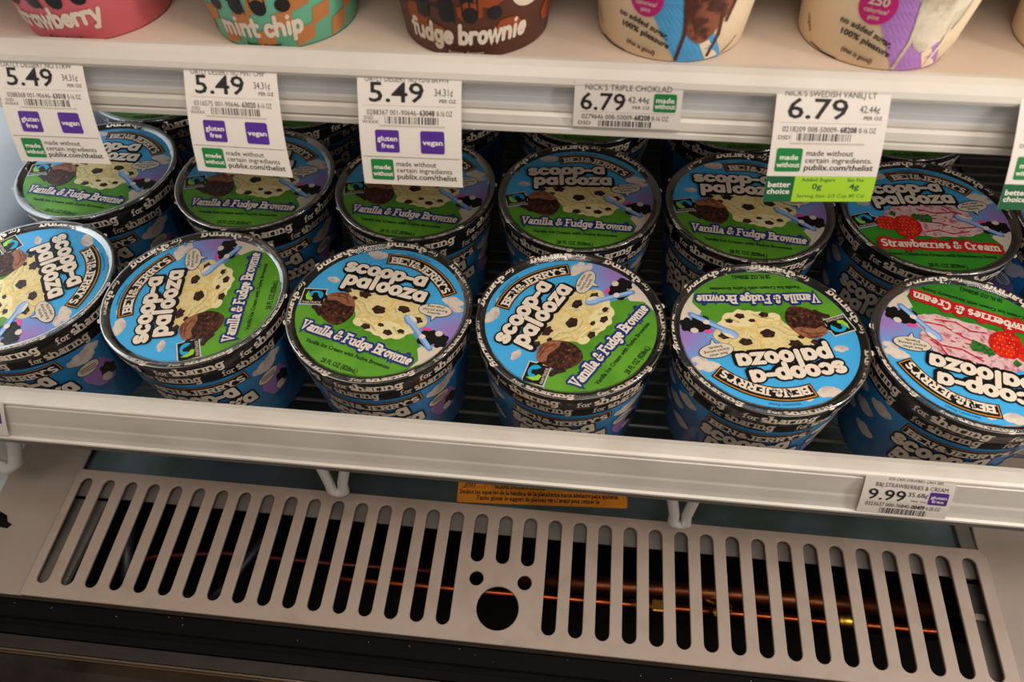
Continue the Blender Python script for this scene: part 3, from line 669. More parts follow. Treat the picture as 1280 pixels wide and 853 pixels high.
        A.fan([(-.42, -.1), (-.36, -.03), (-.25, -.01), (-.16, -.06), (-.12, -.16), (-.13, -.27), (-.2, -.36), (-.31, -.40), (-.40, -.35), (-.44, -.24)], 'print_strawberry', 6)
        for k in range(5):
            A.fan([(-.16, -.08), (-.2+.05*k, -.02+.012*k), (-.14+.045*k, .04-.015*k), (-.1+.03*k, -.05-.02*k)], 'print_leaf', 7)
        A.fan([(-.44, .0), (-.40, .06), (-.36, .02), (-.38, -.04)], 'print_leaf', 7)
        for i in range(6):
            for j in range(6):
                x, y = -.40+.045*i+(j % 2)*.02, -.35+.055*j
                if ((x+.28)/.13)**2+((y+.2)/.17)**2 < .9: A.ell(x, y, .006, .009, 'print_seed', 7, n=6)
        for i in range(4):
            for j in range(4): A.ell(-.59+.045*i, -.23+.05*j, .006, .009, 'print_seed', 7, n=6) if (i-1.5)**2+(j-1.5)**2 < 4.6 else None
        ban, txt, sub = 'ink_red', 'Strawberries & Cream', 'Sweet Cream Ice Cream with Strawberry Swirls'
        subw = 1.16
    # flavour lettering
    s = .128; w0 = width(txt)*s; xs = 1.30/w0; x0 = -.655 if flavour == 'v' else -.655
    base = bez((x0-.02, -.555), (0, -.545), (x0+1.36, -.572))
    T = along(base, s, xs, .02, .06)
    A.lettering(txt, T, .24, ban, 8, out=.17 if flavour == 'v' else .3)
    A.lettering(txt, T, .20, 'ink_white', 9)
    A.sans(sub, at(-.015, -.680), .066, 'ink_dark_text', 3, bold=.03, align='C', fit=subw)
    A.sans('28 FL OZ (828mL)', at(-.01, -.850), .080, 'ink_dark_text', 3, bold=.03, align='C', fit=.42)
    # banner
    P = bez((-.25, .630), (.18, .775), (.56, .405), 20)
    def band(lo, hi, col, ly, e=0.0):
        T2 = along(P, 1.0); L = sum(math.hypot(b[0]-a[0], b[1]-a[1]) for a, b in zip(P, P[1:]))
        A.rect(-e, lo, L+e, hi, col, ly, T2, nx=30)
    band(-.018, .150, 'ink_black', 6, .018); band(-.006, .138, 'ink_gold', 7, .006); band(.006, .126, 'ink_black', 8, -.006)
    L = sum(math.hypot(b[0]-a[0], b[1]-a[1]) for a, b in zip(P, P[1:]))
    s = .098; xs = (L-.06)/(width("BEN&JERRY'S")*s)
    A.lettering("BEN&JERRY'S", along(P, s, xs, .03+.0), .21, 'ink_white', 9)
    T3 = along(bez((-.12, .825), (.14, .875), (.40, .735)), 1.0)
    A.sans("Vermont's Finest", T3, .045, 'ink_small_blue', 2, bold=.005)
    # scoop-a palooza, bubble lettering
    P1 = bez((-.675, .335), (-.2, .405), (.30, .445)); P2 = bez((-.565, .158), (-.1, .205), (.42, .240))
    s1 = .215; L1 = .97
    T1 = along(P1, s1, L1/(width('scoop-a')*s1), .02); T2 = along(P2, s1*1.02, .97/(width('palooza')*s1*1.02), .0)
    for T_, tx in ((T1, 'scoop-a'), (T2, 'palooza')):
        A.lettering(tx, (lambda f: lambda x, y: (f(x, y)[0]+.010, f(x, y)[1]-.014))(T_), .27, 'ink_black', 9, 'bubble', out=.075)
    for T_, tx in ((T1, 'scoop-a'), (T2, 'palooza')):
        A.lettering(tx, T_, .27, 'ink_black', 10, 'bubble', out=.055)
    for T_, tx in ((T1, 'scoop-a'), (T2, 'palooza')):
        A.lettering(tx, T_, .225, 'ink_white', 11, 'bubble')
    # speech bubble
    A.ell(.565, .19, .185, .094, 'ink_black', 8, ang=12); A.poly([(.54, .13), (.585, .03), (.63, .14)], 'ink_black', 8)
    A.ell(.565, .19, .178, .087, 'ink_cream', 9, ang=12); A.poly([(.55, .13), (.587, .045), (.62, .14)], 'ink_cream', 9)
    for tx, yy, ww in (('Best when', .225, .19), ('shared among', .18, .27), ('friends.', .135, .15)):
        A.sans(tx, at(.565-(yy-.18)*.2, yy, 1, 12), .05, 'ink_black', 10, align='C', fit=ww, bold=.008)
    # spoon
    A.stroke([(.44, -.09), (.60, -.2), (.74, -.30)], .062, 'ink_spoon_dark', 8, caps=True); A.stroke([(.44, -.08), (.60, -.19), (.73, -.285)], .035, 'ink_spoon', 9, caps=True)
    A.ell(.385, -.035, .095, .055, 'ink_spoon_dark', 8, ang=-30); A.ell(.39, -.025, .088, .046, 'ink_spoon', 9, ang=-30)
    A.ell(.40, -.0, .06, .022, 'ink_white', 10, ang=-30); A.ell(.60, -.185, .035, .03, 'ink_white', 10)
    # certification mark
    Tq = at(-.91, -.05, 1, 18)
    A.rect(-.012, -.222, .254, .014, 'ink_cream', 5, at(-.905, -.055, 1, 18)); A.rect(0, -.21, .242, .002, 'ink_black', 6, at(-.905, -.055, 1, 18))
    Tm = at(-.905, -.055, 1, 18)
    A.poly([(.242, -.15), (.31, -.10), (.242, -.05)], 'ink_cream', 5, Tm); A.poly([(.242, -.135), (.292, -.10), (.242, -.065)], 'ink_black', 6, Tm)
    A.poly([(.03, -.02)]+[(.03+.02, -.12)]+arc(.14, -.085, .085, .07, 200, -40, 12)+[(.20, -.13), (.16, -.07), (.12, -.06), (.10, -.10), (.08, -.13), (.045, -.13)], 'ink_logo_blue', 7, Tm)
    A.poly([(.05, -.02), (.03, -.09), (.05, -.15), (.11, -.165), (.12, -.13), (.08, -.10)], 'ink_logo_green', 8, Tm)
    A.ell(.135, -.075, .03, .028, 'ink_black', 9, Tm, 12); A.sans('FAIRTRADE', Tm, .042, 'ink_cream', 7, bold=.01, fit=.2, x=.02, y=-.202)
    return A

def skirt_text(A, n, z, size, col, ly, style='slab', phase=0.0, r=0.0618):
    per = 2*PI*r/n
    for k in range(n):
        x0 = k*per+phase
        w1 = A.lettering('for', at(x0, z, size*.72), .12, col, ly)*size*.72+size*.1
        A.lettering('sharing', at(x0+w1, z, size), .18, col, ly)
def cone_map(prof_r, dr=0.00006, base=0.00010):
    """u = arc length (measured at r0), v = height; wraps from the -Y side, left to right seen from the front"""
    def f(u, v, l):
        r0 = 0.0600
        a = u/r0; r = prof_r(v)+base+l*dr
        return (r*math.sin(a), -r*math.cos(a), v)
    return f
def skirt_r(v): return 0.0622+(v+0.0014)*(0.0014/0.0124)
def body_r(v):
    if v > -0.024: return 0.0590+(v+0.024)*(0.0006/0.013)
    return 0.0590+(v+0.024)*(0.0080/0.0725)

def make_tub(flavour, parent_name):
    root = empty('ice_cream_tub')
    body = lathe('carton', BODY, ['carton_black', 'ink_body_blue'], root, 96, [0, 0, 1, 1, 0, 0, 0])
    lid = lathe('lid', LID, ['lid_plastic'], root, 128)
    # lettering on the lid skirt, its refracted image drawn on the rim
    A = Art(); per = 2*PI*0.0600/7
    skirt_text(A, 7, -0.0108, 0.0086, 'ink_white', 1, r=0.0600)
    sk = A.emit('skirt_lettering', cone_map(skirt_r), lid)
    A = Art(); skirt_text(A, 7, -.0004, 0.0080, 'ink_white', 1, phase=.012, r=0.0600)
    def rim(u, v, l):
        a = u/0.0600; t = 0.0612-(v-.0006)*0.62
        z = 0.0003 if t > 0.0610 else (-0.0006+(t-0.0600)*.8 if t > 0.0600 else -0.0020+(t-0.0568)*(.0014/.0032))
        return (t*math.sin(a), -t*math.cos(a), z+0.00022)
    A.emit('rim_refracted_lettering', rim, lid)
    # crinkled clear film over the rim
    rr = random.Random(21); nn = 220; V, Fc = [], []
    for i, (r_, z_) in enumerate([(0.0560, -0.0012), (0.0578, 0.0002), (0.0596, 0.0012), (0.0612, 0.0013), (0.0620, 0.0006), (0.0622, -0.0006)]):
        for k in range(nn):
            a = 2*PI*k/nn; j = rr.uniform(-.00013, .00013)*(0 if i == 5 else 1)
            V.append(((r_-abs(j)*.4)*math.cos(a), (r_-abs(j)*.4)*math.sin(a), z_+j))
    for i in range(5):
        for k in range(nn):
            a, b = i*nn+k, i*nn+(k+1) % nn; Fc.append((a, b, b+nn, a+nn))
    mesh_obj('clear_film', V, Fc, 'clear_film', lid, None, True)
    lid_print = lid_art(flavour).emit('lid_print', disc_map(), lid)
    # carton print
    B = Art(); skirt_text(B, 7, -0.0218, 0.0080, 'ink_dim_white', 1, phase=.020, r=0.0600)
    for half in (0, PI*0.0600):
        TT = lambda x, y, h=half: (x+h, y)
        P = bez((-.034, -.0355), (0, -.0400), (.034, -.0345), 20); P = [(a+half, b) for a, b in P]
        L = sum(math.hypot(b[0]-a[0], b[1]-a[1]) for a, b in zip(P, P[1:]))
        for lo, hi, c, ly, e in ((-.0008, .0098, 'ink_black', 3, .0010), (-.0001, .0091, 'ink_gold', 4, .0003), (.0005, .0085, 'ink_black', 5, -.0004)):
            B.rect(-e, lo, L+e, hi, c, ly, along(P, 1.0), nx=30)
        s = .0066; B.lettering("BEN&JERRY'S", along(P, s, (L-.004)/(width("BEN&JERRY'S")*s), .002), .21, 'ink_white', 6)
        for tx, px, yy, s, ww in (('scoop-a', -.037, -.0500, .0165, .062), ('palooza', -.031, -.0635, .0165, .066)):
            Q = bez((px+half, yy), (px+half+ww/2, yy-.004), (px+half+ww, yy+.002), 14)
            T_ = along(Q, s, ww/(width(tx)*s))
            B.lettering(tx, T_, .25, 'ink_black', 6, 'bubble', out=.08); B.lettering(tx, T_, .225, 'ink_white', 7, 'bubble')
        for cx, cz, s in ((-.052, -.033, .0090), (.047, -.034, .0100), (.056, -.029, .0070), (-.064, -.046, .0095), (-.056, -.064, .0090), (-.075, -.032, .0080), (-.080, -.058, .0085)):
            B.cloud(cx+half, cz, s, 2, rings=2)
        B.blob(.052+half, -.056, .012, .014, 'ink_purple', 2, seed=3, rings=2)
        B.ell(.047+half, -.046, .0095, .0055, 'ink_black', 3, ang=18, rings=2); B.ell(.047+half, -.046, .0090, .0050, 'ink_cream', 4, ang=18, rings=2)
        for q, dz in enumerate((.0018, .0, -.0018)): B.rect(.041+half, -.0465+dz, .053+half, -.0458+dz, 'tag_grey_ink', 5, nx=3)
        B.blob(.058+half, -.058, .006, .007, 'ink_black', 3, amp=.3, seed=5); B.blob(.0545+half, -.064, .004, .004, 'ink_cream', 4, amp=.2, seed=6)
        B.rect(.066+half, -.080, .086+half, -.026, 'ink_deep_blue', 3, nx=6)
        B.sans('Nutrition Facts', at(.068+half, -.0305), .0032, 'ink_black', 4, bold=.02)
        for q in range(12): B.rect(.068+half, -.034-q*.0034, .084+half-(q % 3)*.002, -.0333-q*.0034, 'ink_black', 4, nx=4)
    B.emit('carton_print', cone_map(body_r), root)
    return root
def copy_tree(o, parent=None):
    c = o.copy(); COL.objects.link(c)
    if parent: c.parent = parent
    for ch in list(o.children): copy_tree(ch, c)
    return c
FV = make_tub('v', ''); FS = make_tub('s', '')
XS = [-0.3781, -0.2530, -0.1262, 0.0008, 0.1273, 0.2535]
YS = [0.3020, 0.4276, 0.5532]
GRP = ['blue ice cream tubs in the front row', 'blue ice cream tubs in the second row', 'blue ice cream tubs in the third row']
#      x, y, lid angle, carton angle, flavour, label
TUBS = [
 (-0.3795, 0, -58, 5, 'v', 'blue brownie tub cut by the left frame edge, in the front row'),
 (-0.2538, 0, 96.7, 12, 'v', 'blue brownie tub in the front row, second from left, flavour name running straight up'),
 (-0.1262, 0, -16.5, 3, 'v', 'blue brownie tub in the front row, third from left, lid tipped slightly clockwise'),
 (0.0008, 0, 58.2, -1.5, 'v', 'blue brownie tub in the front row whose flavour name rises steeply to the right'),
 (0.1273, 0, -173.4, -5, 'v', 'blue brownie tub in the front row with its lid turned upside down'),
 (0.2535, 0, 159.8, -11, 's', 'strawberry tub at the right end of the front row, lid upside down'),
 (-0.3862, 1, -5.0, 10, 'v', 'blue brownie tub at the left end of the second row, beside the white wall'),
 (-0.2543, 1, 0.7, 20, 'v', 'blue brownie tub second in the second row, behind the second 5.49 tag'),
 (-0.1260, 1, -3.9, 25, 'v', 'blue brownie tub third in the second row, behind the third 5.49 tag'),
 (0.0008, 1, -0.2, 12, 'v', 'blue brownie tub in the second row, fully uncovered, lid upright'),
 (0.1275, 1, -5.0, -40, 'v', 'blue brownie tub in the second row, partly behind the lime striped tag'),
 (0.2566, 1, 1.8, -30, 's', 'strawberry tub in the second row with an upright lid and red name band'),
 (-0.385, 2, 10, 0, 'v', 'blue tub at the left end of the third row, behind the first tag'),
 (-0.255, 2, -12, 30, 'v', 'blue tub second in the third row, dark rim under the upper shelf'),
 (-0.128, 2, 20, -20, 'v', 'blue tub in the third row, rim peeping out right of the third tag'),
 (0.0010, 2, -3, 15, 'v', 'blue tub in the third row directly behind the uncovered upright brownie tub'),
 (0.1290, 2, 3, 40, 'v', 'blue tub in the third row, green sliver just left of the lime striped tag'),
 (0.2600, 2, 2, 0, 'v', 'blue tub in the third row, green sliver just right of the lime striped tag'),
 (0.3810, 1, 40, 60, 's', 'blue tub right of the third row, behind the tag cut by the right frame edge'),
]
used = {}
for (x, row, la, ca, fl_, lab) in TUBS:
    src = FV if fl_ == 'v' else FS
    if fl_ in used: o = copy_tree(src)
    else: o = src; used[fl_] = 1
    o.location = (x, YS[row], 0.0)
    for ch in o.children:
        if ch.name.startswith('lid'): ch.rotation_euler = (0, 0, rad(la))
        else: ch.rotation_euler = (0, 0, rad(ca))
    tag(o, lab, 'tub', GRP[row])

# ------------------------------------------------------------------ pints on the upper shelf
def pint_shell(label, m_, x, y, rb=0.0390, rt=0.0505, h=0.098, dark=None):
    root = empty('ice_cream_pint', (x, y, 0.1582)); tag(root, label, 'pint', 'pints on the upper shelf')
    lathe('carton', [(rb-0.004, 0.0035), (rb-0.0022, 0.0006), (rb-0.0008, 0.0), (rb, 0.0010), (rt, h), (rt-.002, h+.001), (0.0, h+.001)], [m_], root, 72)
    lathe('lid', [(rt+.0005, h-.008), (rt+.0016, h-.008), (rt+.0016, h+.001), (rt-.001, h+.0022), (rt-.004, h+.0010), (0.0, h+.0012)], ['ink_cream'], root, 72)
    return root
def pint_map(rb, rt, h=0.098):
    def f(u, v, l):
        r0 = (rb+rt)/2; a = u/r0; r = rb+(rt-rb)*(v/h)+0.00012+l*0.00006
        return (r*math.sin(a), -r*math.cos(a), v)
    return f
def script(A, txt, x, y, s, col, ly, xs=1.0, w_=.2, ang=0):
    A.lettering(txt, at(x-width(txt)*s*.82*xs/2, y-.0062, s*.82, ang, xs, .12), w_, col, ly, 'bubble')
PY = 0.3790
def face(root, a): 
    for c in root.children: c.rotation_euler = (0, 0, rad(a))
# pink
P1 = pint_shell('pink pint with white script, above the leftmost hanging price tag', 'pint_pink', -0.2800, PY-.001)
A = Art(); script(A, 'strawberry', -.003, .0125, .0140, 'ink_white', 3, .92, .22, 4)
A.sans('frozen dessert', at(.0, .0018), .0036, 'pint_black', 2, bold=.02, align='C')
for k in range(2): A.lettering('LY'[k], at(-.026+.020*k, .0205, .034), .26, 'pint_black', 2, 'bubble')
A.stroke([(.019, .046), (.019, .0325)], .007, 'pint_black', 2); A.ell(.019, .0245, .0042, .0038, 'pint_black', 2, n=14)
A.ell(.040, 0.0360, .012, .0085, 'ink_white', 2, rings=2); A.sans('VEGAN', at(.040, 0.0345), .006, 'pint_black', 3, bold=.02, align='C')
A.ell(.056, .0225, .003, .005, 'pint_black', 1, rings=1); A.ell(.056, .0225, .0022, .0042, 'pint_pink', 2)
A.emit('carton_print', pint_map(.0390, .0505), P1); face(P1, 0)
# mint
P2 = pint_shell('mint green pint with tan blocks and white script', 'pint_mint', -0.1700, PY)
A = Art(); rr = random.Random(12)
for i in range(26):
    for j in range(6):
        if (i*2+j*3+(i//3)) % 5 < 2:
            u, v = -.13+i*.0115, .0008+j*.0095; A.quad([(u, v), (u+.0115, v+.003), (u+.0130, v+.0115), (u+.0015, v+.0095)], 'pint_tan', 1)
script(A, 'mint chip', -.000, .0125, .0140, 'ink_white', 3, .92, .22, 2)
A.sans('frozen dessert', at(.0, .0018), .0036, 'pint_black', 2, bold=.02, align='C')
for k in range(2): A.lettering('LY'[k], at(-.028+.020*k, .0205, .034), .26, 'pint_black', 2, 'bubble')
A.stroke([(.017, .046), (.017, .0325)], .007, 'pint_black', 2); A.ell(.017, .0245, .0042, .0038, 'pint_black', 2, n=14)
A.ell(.034, 0.0345, .012, .0080, 'ink_white', 2, rings=2); A.sans('VEGAN', at(.034, 0.0330), .006, 'pint_black', 3, bold=.02, align='C')
A.emit('carton_print', pint_map(.0390, .0505), P2); face(P2, 0)
# brown
P3 = pint_shell('brown pint with rust blotches and white script', 'pint_brown', -0.0625, PY)
A = Art()
for i in range(22):
    rr = random.Random(i+5); A.blob(-.115+i*.0108, rr.uniform(.006, .06), rr.uniform(.004, .010), rr.uniform(.0035, .007), 'pint_rust', 1, seed=i, n=14, amp=.2, rings=2)
script(A, 'fudge brownie', .0, .0125, .0138, 'ink_white', 3, .88, .22, 2)
A.sans('frozen dessert', at(.0, .0018), .0036, 'ink_cream', 2, bold=.01, align='C')
for k in range(2): A.lettering('LY'[k], at(-.028+.020*k, .0205, .034), .26, 'pint_black', 2, 'bubble')
A.stroke([(.017, .046), (.017, .0325)], .007, 'pint_black', 2); A.ell(.017, .0245, .0042, .0038, 'pint_black', 2, n=14)
A.ell(.037, 0.0325, .011, .0085, 'ink_white', 2, rings=2); A.sans('VEGAN', at(.037, 0.0310), .006, 'pint_black', 3, bold=.02, align='C')
A.emit('carton_print', pint_map(.0390, .0505), P3); face(P3, 0)
# cream pints with cone picture
def swede(label, x, arrow, topm, cal, drip, rot):
    P = pint_shell(label, 'pint_cream', x, PY+.0035, .0385, .0500)
    A = Art()
    for q in range(8):
        t0, t1 = q/8, (q+1)/8; v0, v1 = .050-.0495*t0, .050-.0495*t1
        l = lambda t: -.031+.032*t
        rgt_ = lambda t: -.013+.045*t if t < .45 else .00725+(.030-.00725)*((t-.45)/.55)**.7
        A.quad([(l(t0), v0), (rgt_(t0), v0), (rgt_(t1), v1), (l(t1), v1)], arrow, 1, n=10)
    A.quad([(.013, .0100), (.018, .0120), (.027, .0015), (.019, .0006)], 'pint_cream', 3)
    A.fan([(-.002, .060), (-.001, .044), (.000, .034), (.002, .022), (.006, .014), (.011, .0105), (.016, .0110), (.020, .015), (.025, .024), (.032, .036), (.038, .048), (.042, .060)], topm, 4, rings=3)
    for q in ([(.002, .034), (.0035, .016), (.0010, .0012)], [(.022, .030), (.0235, .014), (.0195, .0022)], [(.036, .050), (.029, .034), (.026, .020)], [(.000, .050), (.004, .030), (.010, .016)]):
        A.stroke(q, .0020, drip, 5)
    for i in range(12):
        rr = random.Random(i); A.blob(.005+rr.random()*.022, .018+rr.random()*.030, .003, .002, drip, 5, seed=i, n=9, jag=.2)
    A.ell(-.0185, .0320, .0090, .0092, 'pint_magenta', 3, rings=2)
    A.sans(cal, at(-.0185, .0325), .0064, 'ink_white', 4, bold=.02, align='C'); A.sans('calories/', at(-.0185, .0288), .0034, 'ink_white', 4, align='C', bold=.01); A.sans('pint', at(-.0185, .0255), .0034, 'ink_white', 4, align='C', bold=.01)
    A.sans('no added sugar,', along(bez((-.034, .0200), (-.020, .0200), (-.004, .0120)), 1.0), .0042, 'pint_black', 4, bold=.03, fit=.030)
    A.sans('100% pleasure', along(bez((-.032, .0145), (-.019, .0145), (-.003, .0070)), 1.0), .0042, 'pint_black', 4, bold=.03, fit=.029)
    A.sans('(that is good)', along(bez((-.029, .0062), (-.020, .0052), (-.008, .0022)), 1.0), .0034, 'pint_black', 4, bold=.02, fit=.018)
    A.stroke([(.030, .0020), (.036, .0050), (.040, .0085)], .0006, 'pint_black', 4)
    A.stroke([(-.050, .0022), (-.04, .0010), (-.03, .0008)], .0006, 'pint_black', 4)
    A.sans('vegan', at(-.058, .014, 1, -60), .004, 'pint_black', 2)
    A.emit('carton_print', pint_map(.0385, .0500), P); face(P, rot)
    return P
swede('cream pint with a dripping chocolate cone picture and a light blue arrow', 0.0430, 'pint_blue', 'pint_fudge', '350', 'pint_fudge_dark', 0)
swede('cream pint with a white cream cone picture and a lilac arrow', 0.1495, 'pint_lilac', 'pint_whip', '250', 'pint_whip', 0)
swede('cream pint mostly cut off by the right frame edge', 0.2600, 'pint_blue', 'pint_fudge', '300', 'pint_fudge_dark', 55)
for k, (x, m_, lb) in enumerate([(-0.385, 'pint_brown', 'dark brown pint at the top left corner, left of the pink pint')]):
    pint_shell(lb, m_, x, PY)
for x, m_, lb in ((-.30, 'pint_brown', 'dark pint behind the pink pint on the upper shelf'), (-.18, 'pint_mint', 'mint pint behind the mint chip pint on the upper shelf'), (-.06, 'pint_brown', 'brown pint behind the fudge brownie pint on the upper shelf')):
    pass

# ------------------------------------------------------------------ price tags
def make_tag(label, TL, TR, BL, BR, L, draw, bulge=0.003, W=0.0535, cat='price tag', flat=False, prof=None):
    """sheet spanned by four corner points; print in metres: x 0..W, y 0..-L"""
    TL, TR, BL, BR = map(Vector, (TL, TR, BL, BR)); root = empty('price_tag', tuple((TL+TR)/2)); tag(root, label, cat, 'price tags on the shelf rails')
    org = (TL+TR)/2
    def P(s, t):
        a = TL.lerp(TR, s); b = BL.lerp(BR, s); p = a.lerp(b, t)
        p = p+Vector((0, -bulge*math.sin(PI*t), 0)); return p-org
    def N(s, t):
        du = P(s+.01, t)-P(s-.01, t); dv = P(s, t-.01)-P(s, t+.01); return du.cross(dv).normalized()
    V, Fc = [], []; n, mm = 6, 14
    for lay in (0, 1):
        for j in range(mm+1):
            for i in range(n+1): V.append(tuple(P(i/n, j/mm)-N(i/n, j/mm)*0.00025*lay))
    k = (n+1)*(mm+1)
    for j in range(mm):
        for i in range(n):
            a = j*(n+1)+i; Fc.append((a, a+n+1, a+n+2, a+1)); Fc.append((k+a, k+a+1, k+a+n+2, k+a+n+1))
    for i in range(n):
        Fc.append((i, i+1, k+i+1, k+i)); a = mm*(n+1)+i; Fc.append((a+1, a, k+a, k+a+1))
    for j in range(mm):
        a = j*(n+1); Fc.append((a+n+1, a, k+a, k+a+n+1)); a += n; Fc.append((a, a+n+1, k+a+n+1, k+a))
    mesh_obj('paper', V, Fc, 'tag_paper', root)
    A = Art(); draw(A, W, L)
    def M(u, v, l):
        s, t = u/W, -v/L; return tuple(P(s, t)+N(s, t)*(0.00008+0.00005*l))
    A.emit('tag_print', M, root)
    return root
def barcode(A, x0, x1, y0, y1, seed, ly=2):
    r = random.Random(seed); x = x0
    while x < x1:
        w_ = r.choice((.0003, .0003, .0006, .0009)); A.rect(x, y0, min(x+w_, x1), y1, 'tag_grey_ink', ly); x += w_+r.choice((.0003, .0005, .0008))
def badge(A, x, y, w_, h, col, l1, l2, fs=.0042, ly=1):
    A.fan(rounded([(x, y-h), (x+w_*.33, y-h), (x+w_*.67, y-h), (x+w_, y-h), (x+w_, y-h*.67), (x+w_, y-h*.33), (x+w_, y), (x+w_*.67, y), (x+w_*.33, y), (x, y), (x, y-h*.33), (x, y-h*.67)], .0012, 3), col, ly, rings=4)
    if l2:
        A.sans(l1, at(x+w_/2, y-h*.48), fs, 'tag_white', ly+1, bold=.018, align='C', fit=w_*.84 if len(l1) > 4 else None)
        A.sans(l2, at(x+w_/2, y-h*.80), fs, 'tag_white', ly+1, bold=.018, align='C', fit=w_*.9 if len(l2) > 4 else None)
    else: A.sans(l1, at(x+w_/2, y-h*.6), fs, 'tag_white', ly+1, bold=.018, align='C', fit=w_*.84)
def head(A, W, L, name, price, unit, code, bold_code, size_, f, seed, wide=True):
    """f: fractions of L for name, price base, line, code base, bar bottom"""
    A.sans(name, at(.004, -L*f[0]), .0042, 'tag_grey_ink', 1, fit=W*.80)
    A.sans(price, at(.006, -L*f[1]), .0142, 'tag_ink', 1, bold=.012, fit=W*.53)
    A.sans(unit, at(W*.745, -L*(f[1]-.055)), .0052, 'tag_grey_ink', 1, fit=W*.175)
    A.sans('PER OZ', at(W*.79, -L*f[1]), .0026, 'tag_grey_ink', 1, bold=.01)
    A.rect(.003, -L*f[2]-.0002, W-.003, -L*f[2], 'tag_tab', 1)
    A.sans(code, at(.0045, -L*f[3]), .0040, 'tag_grey_ink', 1, fit=W*.50)
    A.sans(bold_code, at(.0045+W*.515, -L*f[3]), .0042, 'tag_ink', 1, bold=.02, fit=W*.145)
    A.sans(size_, at(.0045+W*.68, -L*f[3]), .0040, 'tag_grey_ink', 1, fit=W*.15)
def long_tag(name, code, bcode, seed, vegan=True):
    def d(A, W, L):
        head(A, W, L, name, '5.49', '34.31¢', code, bcode, '8-16 OZ', (.055, .215, .245, .325), seed)
        A.rect(W*.20, -L*.425, W*.84, -L*.335, 'tag_tab', 1); A.rect(W*.20, -L*.410, W*.84, -L*.335, 'tag_paper', 2)
        barcode(A, W*.26, W*.78, -L*.40, -L*.337, seed, 3)
        A.sans('DSD', at(.003, -L*.365), .0026, 'tag_grey_ink', 1); A.sans('W/XXX', at(.002, -L*.40), .0024, 'tag_grey_ink', 1)
        badge(A, W*.155, -L*.455, W*.235, L*.21, 'tag_purple', 'gluten', 'free'); badge(A, W*.60, -L*.455, W*.235, L*.21, 'tag_purple', 'vegan', None)
        A.rect(.001, -L*.712, W-.001, -L*.708, 'tag_grey_ink', 1)
        badge(A, W*.09, -L*.735, W*.225, L*.215, 'tag_green', 'made', 'without')
        A.sans('made without', at(W*.345, -L*.80), .0047, 'tag_ink', 1, fit=W*.40); A.sans('certain ingredients', at(W*.345, -L*.865), .0047, 'tag_ink', 1, fit=W*.555)
        A.sans('publix.com/thelist', at(W*.345, -L*.935), .0050, 'tag_ink', 1, bold=.012, fit=W*.60)
    return d
def lime_tag(A, W, L):
    head(A, W, L, "NICK'S SWEDISH VANILJ LT", '6.79', '42.44¢', '0218209 008-50009-', '68208', '8-16 OZ', (.055, .225, .26, .335), 8)
    A.rect(W*.17, -L*.44, W*.83, -L*.345, 'tag_tab', 1); A.rect(W*.17, -L*.425, W*.83, -L*.345, 'tag_paper', 2); barcode(A, W*.22, W*.70, -L*.41, -L*.347, 8, 3)
    A.sans('DSD', at(.003, -L*.40), .003, 'tag_grey_ink', 1)
    badge(A, W*.06, -L*.475, W*.235, L*.215, 'tag_green', 'made', 'without')
    A.sans('made without', at(W*.33, -L*.54), .0047, 'tag_ink', 1, fit=W*.42); A.sans('certain ingredients.', at(W*.33, -L*.605), .0047, 'tag_ink', 1, fit=W*.60)
    A.sans('publix.com/thelist', at(W*.33, -L*.675), .0050, 'tag_ink', 1, bold=.012, fit=W*.62)
    A.rect(0, -L, W, -L*.735, 'tag_lime', 1, nx=8, ny=8); A.rect(0, -L, W*.265, -L*.735, 'tag_dark_green', 2, nx=3, ny=8)
    A.sans('better', at(W*.13, -L*.845), .0050, 'tag_white', 3, bold=.018, align='C', fit=W*.21); A.sans('choice', at(W*.13, -L*.915), .0050, 'tag_white', 3, bold=.018, align='C', fit=W*.21)
    A.sans('Added Sugars', at(W*.48, -L*.785), .0030, 'tag_dark_green', 2, align='C', bold=.01); A.sans('Sat Fat', at(W*.82, -L*.785), .0030, 'tag_dark_green', 2, align='C', bold=.01)
    A.sans('0g', at(W*.48, -L*.865), .0052, 'tag_dark_green', 2, align='C', bold=.02); A.sans('4g', at(W*.82, -L*.865), .0052, 'tag_dark_green', 2, align='C', bold=.02)
    A.sans('Serving Size: 2/3 Cup 80 Cal', at(W*.62, -L*.955), .0034, 'tag_dark_green', 2, align='C', fit=W*.62)
def short_tag(A, W, L):
    head(A, W, L, "NICK'S TRIPLE CHOKLAD", '6.79', '42.44¢', '0279646 008-50009-', '68208', '8-16 OZ', (.19, .60, .66, .82), 4)
    barcode(A, W*.24, W*.74, -L*.97, -L*.85, 4, 1); A.sans('DSD', at(.003, -L*.95), .0034, 'tag_grey_ink', 1)
TY = .3240
